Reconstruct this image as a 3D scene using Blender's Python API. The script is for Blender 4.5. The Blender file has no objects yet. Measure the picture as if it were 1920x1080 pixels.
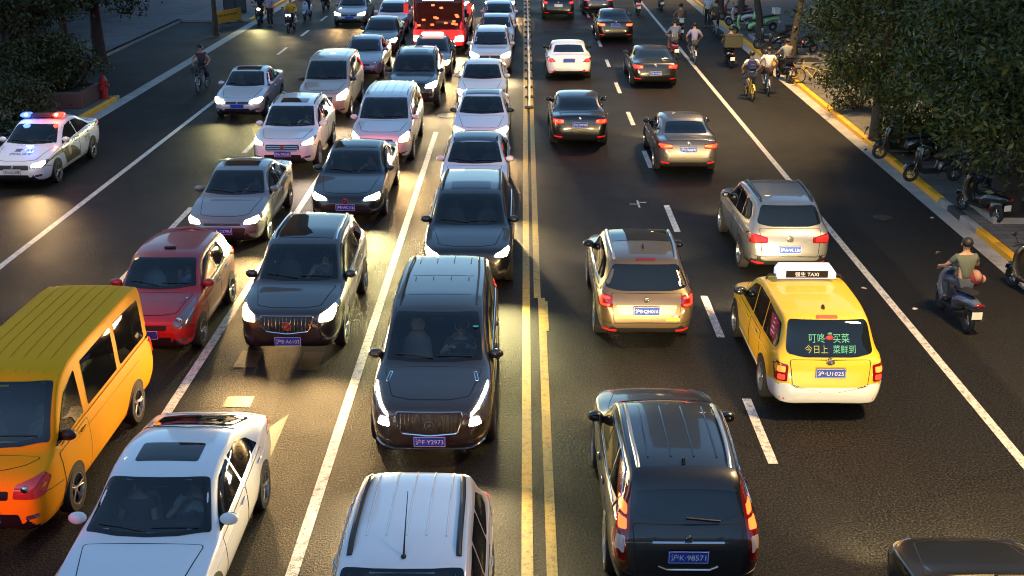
import bpy, bmesh, math, random
import numpy as np
from math import radians as R_, sin, cos, pi, sqrt, tan, atan, atan2, exp
from mathutils import Vector, Matrix
from mathutils.bvhtree import BVHTree
import mathutils.geometry as geo

random.seed(7)
S = bpy.context.scene
COL = S.collection

# ------------------------------------------------------------------ camera
F_PX, CAM_H, PITCH = 2178.0, 8.45, R_(20.17)
YAW = atan(23 * cos(PITCH) / F_PX)
FWD = Vector((-sin(YAW) * cos(PITCH), cos(YAW) * cos(PITCH), -sin(PITCH)))
RGT = Vector((cos(YAW), sin(YAW), 0))
UPV = RGT.cross(FWD)
cam_d = bpy.data.cameras.new('camera')
cam_d.sensor_width = 36
cam_d.lens = F_PX / 1920 * 36
cam_d.clip_end = 2000
cam = bpy.data.objects.new('camera', cam_d)
M_ = Matrix((RGT, UPV, -FWD)).transposed().to_4x4()
M_.translation = (0, 0, CAM_H)
cam.matrix_world = M_
COL.objects.link(cam)
S.camera = cam

# ------------------------------------------------------------------ sky, sun, exposure
EXPOSURE = 1.8
SUN_EL, SUN_ROT = R_(8.0), R_(215)
SKY_STRENGTH = 0.14
S.view_settings.view_transform = 'Standard'
S.view_settings.look = 'None'
S.view_settings.exposure = EXPOSURE
S.view_settings.gamma = 1
S.cycles.use_denoising = True
S.cycles.sample_clamp_indirect = 4
S.cycles.max_bounces = 6
S.cycles.filter_width = 1.1
S.cycles.caustics_reflective = False
S.cycles.caustics_refractive = False
W_ = bpy.data.worlds.new('World')
S.world = W_
W_.use_nodes = True
nt = W_.node_tree
sky = nt.nodes.new('ShaderNodeTexSky')
sky.sky_type = 'NISHITA'
sky.sun_disc = False
sky.ozone_density = 2.4
sky.dust_density = .3
sky.sun_elevation = SUN_EL
sky.sun_rotation = SUN_ROT
bg = nt.nodes['Background']
bg.inputs['Strength'].default_value = SKY_STRENGTH
nt.links.new(sky.outputs[0], bg.inputs['Color'])
sun_d = bpy.data.lights.new('sun', 'SUN')
sun_d.energy = 0.02
sun_d.angle = R_(8)
sun_d.color = (1, .8, .62)
sun = bpy.data.objects.new('sun', sun_d)
# sky's sun_rotation is measured clockwise from +Y seen from above
sdir = Vector((sin(SUN_ROT) * cos(SUN_EL), cos(SUN_ROT) * cos(SUN_EL), sin(SUN_EL)))
sun.rotation_euler = (-sdir).to_track_quat('-Z', 'Y').to_euler()
COL.objects.link(sun)


def at(px, py, z=0.0):
    """point of the place seen at a photograph pixel, at height z"""
    d = FWD * F_PX + RGT * (px - 960) - UPV * (py - 540)
    t = (z - CAM_H) / d.z
    return d.x * t, d.y * t


# ------------------------------------------------------------------ materials
MATS = {}


def mat(name, col, rough=.5, metal=0.0, coat=0.0, emit=None, es=0.0, spec=.5, noise=0.0, nscale=8.0, bump=0.0, flake=0.0):
    if name in MATS:
        return MATS[name]
    m = bpy.data.materials.new(name)
    m.use_nodes = True
    t = m.node_tree
    b = t.nodes['Principled BSDF']
    I = b.inputs
    I['Base Color'].default_value = (*col, 1)
    I['Roughness'].default_value = rough
    I['Metallic'].default_value = metal
    I['Coat Weight'].default_value = coat
    I['Coat Roughness'].default_value = .04
    I['Specular IOR Level'].default_value = spec
    if emit:
        I['Emission Color'].default_value = (*emit, 1)
        I['Emission Strength'].default_value = es
    if noise or bump:
        tc = t.nodes.new('ShaderNodeTexCoord')
        n = t.nodes.new('ShaderNodeTexNoise')
        n.inputs['Scale'].default_value = nscale
        n.inputs['Detail'].default_value = 6
        t.links.new(tc.outputs['Object'], n.inputs['Vector'])
        if noise:
            mx = t.nodes.new('ShaderNodeMix')
            mx.data_type = 'RGBA'
            mx.inputs[6].default_value = (*[c * (1 - noise) for c in col], 1)
            mx.inputs[7].default_value = (*[min(1, c * (1 + noise)) for c in col], 1)
            t.links.new(n.outputs['Fac'], mx.inputs[0])
            t.links.new(mx.outputs[2], I['Base Color'])
        if bump:
            bp = t.nodes.new('ShaderNodeBump')
            bp.inputs['Strength'].default_value = bump
            bp.inputs['Distance'].default_value = .02
            t.links.new(n.outputs['Fac'], bp.inputs['Height'])
            t.links.new(bp.outputs[0], I['Normal'])
    MATS[name] = m
    return m


def paint(name, col, metal=0.0, rough=.35, coat=1.0, spec=.5):
    """car paint: clear coat over a base with a thin film of dust"""
    if name in MATS:
        return MATS[name]
    m = mat(name, col, rough, metal, coat, spec=spec)
    t = m.node_tree
    b = t.nodes['Principled BSDF']
    tc = t.nodes.new('ShaderNodeTexCoord')
    n = t.nodes.new('ShaderNodeTexNoise')
    n.inputs['Scale'].default_value = 2.2
    n.inputs['Detail'].default_value = 8
    n.inputs['Roughness'].default_value = .7
    t.links.new(tc.outputs['Object'], n.inputs['Vector'])
    r = t.nodes.new('ShaderNodeMapRange')
    r.inputs['From Min'].default_value = .35
    r.inputs['From Max'].default_value = .75
    r.inputs['To Min'].default_value = .02
    r.inputs['To Max'].default_value = .09
    t.links.new(n.outputs['Fac'], r.inputs['Value'])
    t.links.new(r.outputs[0], b.inputs['Coat Roughness'])
    mx = t.nodes.new('ShaderNodeMix')
    mx.data_type = 'RGBA'
    mx.inputs[6].default_value = (*col, 1)
    mx.inputs[7].default_value = (*[c * .86 + min(.016, .003 + max(col) * .05) for c in col], 1)
    t.links.new(n.outputs['Fac'], mx.inputs[0])
    t.links.new(mx.outputs[2], b.inputs['Base Color'])
    return m


GLASS = mat('dark_glass', (.006, .009, .012), .03, 0, 0, spec=.75)
GLASS_SIDE = mat('side_glass', (.005, .006, .007), .03, 0, 0, spec=.6)
SEAM = mat('shut_line', (.004, .004, .004), .8)
RUBBER = mat('rubber', (.012, .012, .013), .75, noise=.3, nscale=12)
PLASTIC = mat('black_plastic', (.012, .012, .013), .45)
BARS = mat('grille_metal', (.42, .41, .40), .22, 1.0)
CHROME = mat('chrome', (.75, .75, .76), .12, 1.0)
ALLOY = mat('alloy', (.42, .42, .43), .3, .9)
DARKMETAL = mat('dark_metal', (.06, .06, .065), .4, .6)
LENS = mat('lamp_housing', (.16, .16, .17), .08, .5, 1.0)
LENS_RED = mat('red_lens', (.16, .005, .005), .1, 0, 1.0)
WHITEP = mat('white_lettering', (.8, .8, .8), .5)
PLATE_BLUE = mat('plate_blue', (.005, .055, .40), .5)
PLATE_WHITE = mat('plate_white', (.7, .7, .7), .4)
BLACKP = mat('black_lettering', (.01, .01, .012), .5)
HOT = {
    'warm': mat('lamp_warm', (1, .8, .5), .3, emit=(1, .66, .30), es=18),
    'white': mat('lamp_white', (1, .95, .85), .3, emit=(1, .88, .62), es=22),
    'green': mat('lamp_pale', (1, 1, .75), .3, emit=(1, .95, .45), es=22),
    'dim': mat('lamp_dim', (1, .9, .8), .3, emit=(1, .80, .62), es=1.6),
    'drl': mat('lamp_strip', (1, .95, .9), .3, emit=(1, .93, .85), es=3),
    'red': mat('lamp_red', (1, .05, .02), .3, emit=(1, .010, .006), es=1.9),
    'redcore': mat('lamp_red_core', (1, .3, .05), .3, emit=(1, .034, .006), es=2.3),
    'reddim': mat('lamp_red_dim', (.5, .01, .01), .2, emit=(1, .02, .015), es=.2),
}
BEAM = {'warm': (1, .62, .24), 'white': (1, .74, .36), 'green': (1, .86, .36), 'dim': (1, .7, .4), 'drl': (1, .8, .6)}


# ------------------------------------------------------------------ mesh helpers
class MB:
    def __init__(s):
        s.v, s.f, s.m, s.n = [], [], [], None

    def add(s, vs, fs, mi=0):
        o = len(s.v)
        s.v += [tuple(p) for p in vs]
        for f in fs:
            s.f.append(tuple(i + o for i in f))
            s.m.append(mi)

    def box(s, c, d, mi=0, rz=0, taper=1.0):
        hx, hy, hz = d[0] / 2, d[1] / 2, d[2] / 2
        vs = []
        for z, t in ((-hz, 1), (hz, taper)):
            for x, y in ((-hx, -hy), (hx, -hy), (hx, hy), (-hx, hy)):
                x2, y2 = x * t, y * t
                vs.append((c[0] + x2 * cos(rz) - y2 * sin(rz), c[1] + x2 * sin(rz) + y2 * cos(rz), c[2] + z))
        s.add(vs, [(3, 2, 1, 0), (4, 5, 6, 7), (0, 1, 5, 4), (1, 2, 6, 5), (2, 3, 7, 6), (3, 0, 4, 7)], mi)

    def rbox(s, c, d, r=.02, mi=0, rz=0):
        """box with bevelled edges"""
        hx, hy, hz = d[0] / 2, d[1] / 2, d[2] / 2
        r = min(r, hx * .9, hy * .9, hz * .9)
        rings = []
        for z, k in ((-hz, r), (-hz + r, 0), (hz - r, 0), (hz, r)):
            ax, ay = hx - k, hy - k
            q = r * .7
            pts = [(-ax + q, -ay), (ax - q, -ay), (ax, -ay + q), (ax, ay - q), (ax - q, ay), (-ax + q, ay), (-ax, ay - q), (-ax, -ay + q)]
            rings.append([(c[0] + x * cos(rz) - y * sin(rz), c[1] + x * sin(rz) + y * cos(rz), c[2] + z) for x, y in pts])
        vs = [p for rr in rings for p in rr]
        fs = [tuple(range(7, -1, -1)), tuple(range(24, 32))]
        for k in range(3):
            for i in range(8):
                j = (i + 1) % 8
                fs.append((k * 8 + i, k * 8 + j, k * 8 + 8 + j, k * 8 + 8 + i))
        s.add(vs, fs, mi)

    def tube(s, pts, r, n=8, mi=0, sx=1.0, cap=True, ref=None):
        pts = [Vector(p) for p in pts]
        k = len(pts)
        rs = r if isinstance(r, (list, tuple)) else [r] * k
        sxs = sx if isinstance(sx, (list, tuple)) else [sx] * k
        prev = None
        vs = []
        for i, p in enumerate(pts):
            t = (pts[min(i + 1, k - 1)] - pts[max(i - 1, 0)])
            if t.length < 1e-9:
                t = Vector((0, 0, 1))
            t.normalize()
            if prev is None:
                a = Vector(ref) if ref else (Vector((1, 0, 0)) if abs(t.x) < .9 else Vector((0, 1, 0)))
            else:
                a = prev
            a = (a - t * a.dot(t)).normalized()
            prev = a
            b = t.cross(a)
            for j in range(n):
                w = 2 * pi * j / n
                vs.append(p + a * (cos(w) * rs[i] * sxs[i]) + b * (sin(w) * rs[i]))
        fs = []
        for i in range(k - 1):
            for j in range(n):
                j2 = (j + 1) % n
                fs.append((i * n + j, i * n + j2, i * n + n + j2, i * n + n + j))
        if cap:
            fs.append(tuple(range(n - 1, -1, -1)))
            fs.append(tuple(range((k - 1) * n, k * n)))
        s.add(vs, fs, mi)

    def ell(s, c, r, nu=12, nv=8, mi=0, rot=None):
        vs, fs = [], []
        for i in range(nv + 1):
            th = pi * i / nv
            for j in range(nu):
                ph = 2 * pi * j / nu
                p = Vector((r[0] * sin(th) * cos(ph), r[1] * sin(th) * sin(ph), r[2] * cos(th)))
                if rot:
                    p = rot @ p
                vs.append((c[0] + p.x, c[1] + p.y, c[2] + p.z))
        for i in range(nv):
            for j in range(nu):
                j2 = (j + 1) % nu
                fs.append((i * nu + j, i * nu + nu + j, i * nu + nu + j2, i * nu + j2))
        s.add(vs, fs, mi)

    def lathe(s, prof, c=(0, 0, 0), axis='z', n=20, mi=0, close=False):
        vs, fs = [], []
        for (r, h) in prof:
            for j in range(n):
                w = 2 * pi * j / n
                if axis == 'z':
                    vs.append((c[0] + r * cos(w), c[1] + r * sin(w), c[2] + h))
                else:
                    vs.append((c[0] + h, c[1] + r * cos(w), c[2] + r * sin(w)))
        k = len(prof)
        for i in range(k - 1 + (1 if close else 0)):
            i2 = (i + 1) % k
            for j in range(n):
                j2 = (j + 1) % n
                fs.append((i * n + j, i * n + j2, i2 * n + j2, i2 * n + j))
        s.add(vs, fs, mi)

    def build(s, name, mats, parent=None, smooth=40, link=True):
        me = bpy.data.meshes.new(name)
        me.from_pydata(s.v, [], s.f)
        for m in (mats if isinstance(mats, (list, tuple)) else [mats]):
            me.materials.append(m)
        me.polygons.foreach_set('material_index', s.m)
        if smooth:
            me.polygons.foreach_set('use_smooth', [True] * len(s.f))
            if s.n is None:
                me.set_sharp_from_angle(angle=R_(smooth))
        me.update()
        if s.n is not None:
            me.normals_split_custom_set_from_vertices(s.n)
        if not link:
            return me
        return put(name, me, parent)


def put(name, me, parent=None, loc=None, rz=None):
    o = bpy.data.objects.new(name, me)
    COL.objects.link(o)
    if parent:
        o.parent = parent
    if loc is not None:
        o.location = loc
    if rz is not None:
        o.rotation_euler = (0, 0, rz)
    return o


def tag(o, label=None, cat=None, group=None, kind=None):
    if label:
        o['label'] = label
    if cat:
        o['category'] = cat
    if group:
        o['group'] = group
    if kind:
        o['kind'] = kind
    return o


def empty(name, loc=(0, 0, 0), rz=0, label=None, cat=None, group=None):
    o = bpy.data.objects.new(name, None)
    o.empty_display_size = .2
    COL.objects.link(o)
    o.location = loc
    o.rotation_euler = (0, 0, rz)
    return tag(o, label, cat, group)


def copy_thing(o, loc, rz, label=None, scale=None):
    c = o.copy()
    COL.objects.link(c)
    c.location = loc
    c.rotation_euler = (0, 0, rz)
    if scale:
        c.scale = scale
    if label:
        c['label'] = label

    def rec(a, b):
        for ch in list(a.children):
            d = ch.copy()
            COL.objects.link(d)
            d.parent = b
            rec(ch, d)
    rec(o, c)
    return c


def text_geo(txt, h=1.0, cache={}):
    """flat lettering: vertices centred on the origin, cap height h"""
    if txt not in cache:
        cu = bpy.data.curves.new('lettering', 'FONT')
        cu.body = txt
        cu.resolution_u = 2
        cu.align_x = 'CENTER'
        o = bpy.data.objects.new('lettering', cu)
        COL.objects.link(o)
        dg = bpy.context.evaluated_depsgraph_get()
        me = bpy.data.meshes.new_from_object(o.evaluated_get(dg))
        vs = [v.co.copy() for v in me.vertices]
        fs = [tuple(p.vertices) for p in me.polygons]
        bpy.data.objects.remove(o)
        bpy.data.curves.remove(cu)
        bpy.data.meshes.remove(me)
        cache[txt] = (vs, fs)
    vs, fs = cache[txt]
    if not vs:
        return [], [], 0
    x0, x1 = min(v.x for v in vs), max(v.x for v in vs)
    y0, y1 = min(v.y for v in vs), max(v.y for v in vs)
    k = h / max(1e-6, y1 - y0)
    return [((v.x - (x0 + x1) / 2) * k, (v.y - (y0 + y1) / 2) * k) for v in vs], fs, (x1 - x0) * k


def pchip(pts):
    xs = np.array([p[0] for p in pts], float)
    ys = np.array([p[1] for p in pts], float)
    h = np.diff(xs)
    d = np.diff(ys) / h
    m = np.zeros(len(xs))
    for i in range(1, len(xs) - 1):
        if d[i - 1] * d[i] > 0:
            w1, w2 = 2 * h[i] + h[i - 1], h[i] + 2 * h[i - 1]
            m[i] = (w1 + w2) / (w1 / d[i - 1] + w2 / d[i])
    m[0], m[-1] = d[0], d[-1]

    def f(u):
        i = int(min(max(np.searchsorted(xs, u) - 1, 0), len(xs) - 2))
        t = min(max((u - xs[i]) / h[i], 0), 1)
        a = (1 + 2 * t) * (1 - t) ** 2
        b = t * (1 - t) ** 2
        c = t * t * (3 - 2 * t)
        e = t * t * (t - 1)
        return float(a * ys[i] + b * h[i] * m[i] + c * ys[i + 1] + e * h[i] * m[i + 1])
    return f


def round_poly(poly, r, step):
    """polygon with rounded corners, resampled about every step"""
    n = len(poly)
    out = []
    for i in range(n):
        p0, p1, p2 = Vector(poly[i - 1]), Vector(poly[i]), Vector(poly[(i + 1) % n])
        a, b = (p0 - p1), (p2 - p1)
        d = min(r, a.length * .45, b.length * .45)
        if d < 1e-4:
            out.append(p1)
            continue
        A, B = p1 + a.normalized() * d, p1 + b.normalized() * d
        for t in (0, .25, .5, .75, 1):
            out.append(A * (1 - t) ** 2 + p1 * (2 * t * (1 - t)) + B * t * t)
    res = []
    for i in range(len(out)):
        p, q = out[i], out[(i + 1) % len(out)]
        k = max(1, int((q - p).length / step))
        for j in range(k):
            res.append(p.lerp(q, j / k))
    return res


# ------------------------------------------------------------------ cars
# curves run from the nose (0) to the tail (1); heights in metres for the reference height
KIND = {
    'sedan': dict(
        H=1.46, uc=.285, uh=.445, ur=.715, ub=.845,
        zt=[(0, .50), (.004, .585), (.012, .655), (.03, .71), (.06, .755), (.11, .80), (.2, .875), (.285, .945), (.33, 1.085), (.40, 1.285), (.45, 1.385), (.52, 1.445), (.60, 1.46), (.68, 1.425), (.76, 1.305), (.83, 1.135), (.865, 1.085), (.93, 1.075), (.968, 1.05), (.985, .96), (.995, .8), (1, .62)],
        zs=[(0, .48), (.02, .61), (.08, .72), (.25, .865), (.40, .91), (.65, .96), (.85, 1.01), (.96, 1.0), (.985, .91), (1, .58)],
        z0=[(0, .36), (.006, .28), (.03, .21), (.1, .19), (.85, .2), (.95, .26), (.985, .33), (1, .44)],
        w=[(0, .62), (.006, .71), (.02, .81), (.05, .90), (.10, .965), (.18, .995), (.5, 1), (.82, .99), (.92, .955), (.965, .90), (.988, .80), (1, .64)],
        wr=[(0, .75), (.28, .82), (.45, .73), (.6, .73), (.75, .70), (.87, .74), (1, .72)],
        dlo=[[(.325, 'b', .035), (.475, 't', .115), (.555, 't', .105), (.565, 'b', .035)],
             [(.580, 'b', .035), (.570, 't', .105), (.66, 't', .115), (.745, 'b', .20), (.775, 'b', .04)]],
        ax=(.195, .785), wr_=.315,
        hl=[(.50, .60), (.55, .685), (.93, .755), (.955, .69), (.88, .60)],
        tl=[(.50, .83), (.50, .95), (.93, .98), (.96, .90), (.90, .81)],
        gr=[(-.46, .56), (-.44, .645), (.44, .645), (.46, .56)], lo=[(-.52, .30), (-.48, .42), (.48, .42), (.52, .30)],
        pf=.50, pr=.88, rw='T'),
    'suv': dict(
        H=1.68, uc=.26, uh=.425, ur=.865, ub=.955,
        zt=[(0, .68), (.005, .80), (.014, .88), (.035, .935), (.07, .97), (.15, 1.03), (.26, 1.095), (.30, 1.21), (.36, 1.42), (.42, 1.575), (.48, 1.645), (.58, 1.68), (.75, 1.665), (.845, 1.62), (.875, 1.565), (.918, 1.36), (.952, 1.16), (.968, 1.07), (.983, .95), (.993, .8), (1, .64)],
        zs=[(0, .62), (.02, .82), (.09, .92), (.25, 1.0), (.5, 1.04), (.8, 1.09), (.95, 1.06), (.975, .98), (1, .6)],
        z0=[(0, .42), (.006, .34), (.03, .27), (.1, .25), (.85, .26), (.95, .32), (.985, .38), (1, .48)],
        w=[(0, .64), (.006, .73), (.02, .82), (.05, .905), (.10, .965), (.18, .995), (.5, 1), (.85, .99), (.93, .96), (.97, .90), (.99, .80), (1, .68)],
        wr=[(0, .78), (.26, .84), (.42, .755), (.7, .745), (.88, .71), (.95, .76), (1, .74)],
        dlo=[[(.30, 'b', .035), (.445, 't', .14), (.535, 't', .125), (.545, 'b', .035)],
             [(.56, 'b', .035), (.55, 't', .125), (.685, 't', .13), (.70, 'b', .04)],
             [(.715, 'b', .045), (.70, 't', .13), (.80, 't', .15), (.865, 'b', .19), (.85, 'b', .11)]],
        ax=(.19, .775), wr_=.355,
        hl=[(.52, .77), (.56, .865), (.93, .95), (.955, .87), (.89, .76)],
        tl=[(.62, .92), (.60, 1.05), (.93, 1.10), (.97, 1.0), (.94, .90)],
        gr=[(-.46, .70), (-.48, .83), (.48, .83), (.46, .70)], lo=[(-.60, .38), (-.56, .54), (.56, .54), (.60, .38)],
        pf=.56, pr=.84, rw='B', rwz=(1.17, 1.55)),
    'mpv': dict(
        H=1.78, uc=.225, uh=.40, ur=.93, ub=.975,
        zt=[(0, .70), (.005, .82), (.014, .90), (.035, .95), (.08, 1.01), (.16, 1.09), (.225, 1.165), (.27, 1.30), (.33, 1.50), (.39, 1.655), (.44, 1.725), (.52, 1.77), (.65, 1.78), (.85, 1.75), (.925, 1.705), (.952, 1.61), (.972, 1.3), (.983, 1.1), (.992, .85), (1, .62)],
        zs=[(0, .62), (.02, .82), (.09, .93), (.22, 1.03), (.5, 1.07), (.9, 1.11), (.97, 1.05), (1, .6)],
        z0=[(0, .38), (.006, .30), (.03, .22), (.1, .2), (.85, .22), (.95, .28), (.985, .34), (1, .44)],
        w=[(0, .62), (.006, .71), (.02, .80), (.05, .89), (.10, .96), (.18, .995), (.5, 1), (.88, .99), (.95, .96), (.98, .90), (1, .70)],
        wr=[(0, .78), (.22, .86), (.40, .785), (.7, .78), (.93, .74), (.97, .78), (1, .76)],
        dlo=[[(.275, 'b', .03), (.40, 't', .15), (.485, 't', .13), (.495, 'b', .03)],
             [(.51, 'b', .03), (.50, 't', .13), (.665, 't', .13), (.675, 'b', .03)],
             [(.69, 'b', .03), (.68, 't', .13), (.86, 't', .14), (.90, 'b', .15), (.89, 'b', .05)]],
        ax=(.185, .775), wr_=.345,
        hl=[(.56, .70), (.60, .86), (.92, 1.0), (.955, .90), (.90, .70)],
        tl=[(.76, .85), (.74, 1.30), (.90, 1.30), (.96, 1.0), (.95, .84)],
        gr=[(-.40, .62), (-.42, .80), (.42, .80), (.40, .62)], lo=[(-.60, .30), (-.56, .38), (.56, .38), (.60, .30)],
        pf=.49, pr=.80, rw='B', rwz=(1.18, 1.6)),
    'hatch': dict(
        H=1.51, uc=.265, uh=.43, ur=.885, ub=.955,
        zt=[(0, .54), (.005, .63), (.015, .71), (.035, .77), (.08, .83), (.16, .90), (.265, .98), (.30, 1.09), (.36, 1.28), (.43, 1.425), (.50, 1.485), (.60, 1.51), (.78, 1.49), (.87, 1.445), (.90, 1.39), (.93, 1.20), (.957, 1.04), (.972, .97), (.985, .86), (.993, .74), (1, .58)],
        zs=[(0, .52), (.02, .66), (.09, .78), (.25, .90), (.5, .94), (.8, 1.0), (.95, .98), (.975, .91), (1, .55)],
        z0=[(0, .36), (.006, .28), (.03, .21), (.1, .19), (.85, .2), (.95, .27), (.985, .33), (1, .42)],
        w=[(0, .62), (.006, .71), (.02, .81), (.05, .90), (.10, .965), (.18, .995), (.5, 1), (.85, .99), (.93, .96), (.97, .90), (.99, .80), (1, .68)],
        wr=[(0, .78), (.26, .84), (.42, .77), (.7, .76), (.88, .73), (.95, .77), (1, .75)],
        dlo=[[(.315, 'b', .035), (.46, 't', .12), (.575, 't', .115), (.585, 'b', .035)],
             [(.60, 'b', .035), (.59, 't', .115), (.73, 't', .12), (.77, 'b', .17), (.76, 'b', .05)]],
        ax=(.195, .80), wr_=.30,
        hl=[(.54, .62), (.60, .76), (.90, .86), (.955, .76), (.90, .63)],
        tl=[(.72, .82), (.70, 1.0), (.93, 1.04), (.96, .95), (.94, .80)],
        gr=[(-.45, .57), (-.47, .66), (.47, .66), (.45, .57)], lo=[(-.52, .29), (-.56, .45), (.56, .45), (.52, .29)],
        pf=.50, pr=.74, rw='B', rwz=(1.06, 1.37)),
    'van': dict(
        H=2.10, uc=.115, uh=.245, ur=.965, ub=.99,
        zt=[(0, .62), (.005, .82), (.014, .93), (.035, 1.02), (.07, 1.10), (.115, 1.19), (.15, 1.40), (.20, 1.72), (.245, 1.93), (.28, 2.01), (.34, 2.07), (.5, 2.10), (.85, 2.09), (.955, 2.05), (.978, 1.96), (.988, 1.5), (.994, 1.0), (1, .65)],
        zs=[(0, .60), (.014, .86), (.07, 1.0), (.115, 1.08), (.3, 1.14), (.9, 1.14), (.98, 1.1), (1, .6)],
        z0=[(0, .40), (.006, .32), (.03, .26), (.1, .24), (.9, .26), (.985, .32), (1, .42)],
        w=[(0, .70), (.006, .79), (.02, .87), (.05, .94), (.10, .98), (.18, 1), (.5, 1), (.93, 1), (.97, .98), (.99, .93), (1, .80)],
        wr=[(0, .82), (.115, .90), (.25, .845), (.7, .84), (.95, .83), (1, .82)],
        dlo=[[(.15, 'b', .05), (.255, 't', .24), (.345, 't', .20), (.355, 'b', .05)],
             [(.40, 'b', .06), (.40, 't', .20), (.655, 't', .20), (.655, 'b', .06)],
             [(.69, 'b', .06), (.69, 't', .20), (.93, 't', .22), (.93, 'b', .06)]],
        ax=(.215, .775), wr_=.33,
        hl=[(.50, .76), (.54, .93), (.90, 1.02), (.955, .92), (.92, .74)],
        tl=[(.86, .75), (.86, 1.15), (.96, 1.15), (.98, .75)],
        gr=[(-.42, .74), (-.44, .86), (.44, .86), (.42, .74)], lo=[(-.60, .40), (-.56, .54), (.56, .54), (.60, .40)],
        pf=.50, pr=.70, rw='B', rwz=(1.18, 1.9)),
    'bus': dict(
        H=3.05, uc=.004, uh=.016, ur=.985, ub=.995,
        zt=[(0, 1.0), (.0015, 1.35), (.004, 1.7), (.008, 2.2), (.014, 2.7), (.02, 2.9), (.04, 3.02), (.1, 3.05), (.95, 3.05), (.985, 2.9), (1, 1.4)],
        zs=[(0, .95), (.004, 1.15), (.05, 1.2), (.95, 1.2), (1, 1.2)],
        z0=[(0, .40), (.004, .34), (.02, .3), (.95, .3), (1, .4)],
        w=[(0, .86), (.003, .92), (.01, .965), (.025, .99), (.06, 1), (.95, 1), (.99, .96), (1, .9)],
        wr=[(0, .88), (.02, .93), (.5, .93), (1, .92)],
        dlo=[[(.03, 'b', .05), (.035, 't', .35), (.11, 't', .3), (.11, 'b', .05)]] + [[(a, 'b', .05), (a, 't', .3), (a + .12, 't', .3), (a + .12, 'b', .05)] for a in (.13, .27, .41, .55, .69, .83)],
        ax=(.22, .70), wr_=.48,
        hl=[(.62, .62), (.62, .82), (.90, .90), (.93, .64)],
        tl=[(.80, .8), (.80, 1.1), (.93, 1.1), (.93, .8)],
        gr=[(-.45, .55), (-.45, .72), (.45, .72), (.45, .55)], lo=[(-.3, .38), (-.3, .46), (.3, .46), (.3, .38)],
        pf=.52, pr=.7, rw='B', rwz=(1.6, 2.5)),
}


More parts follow.
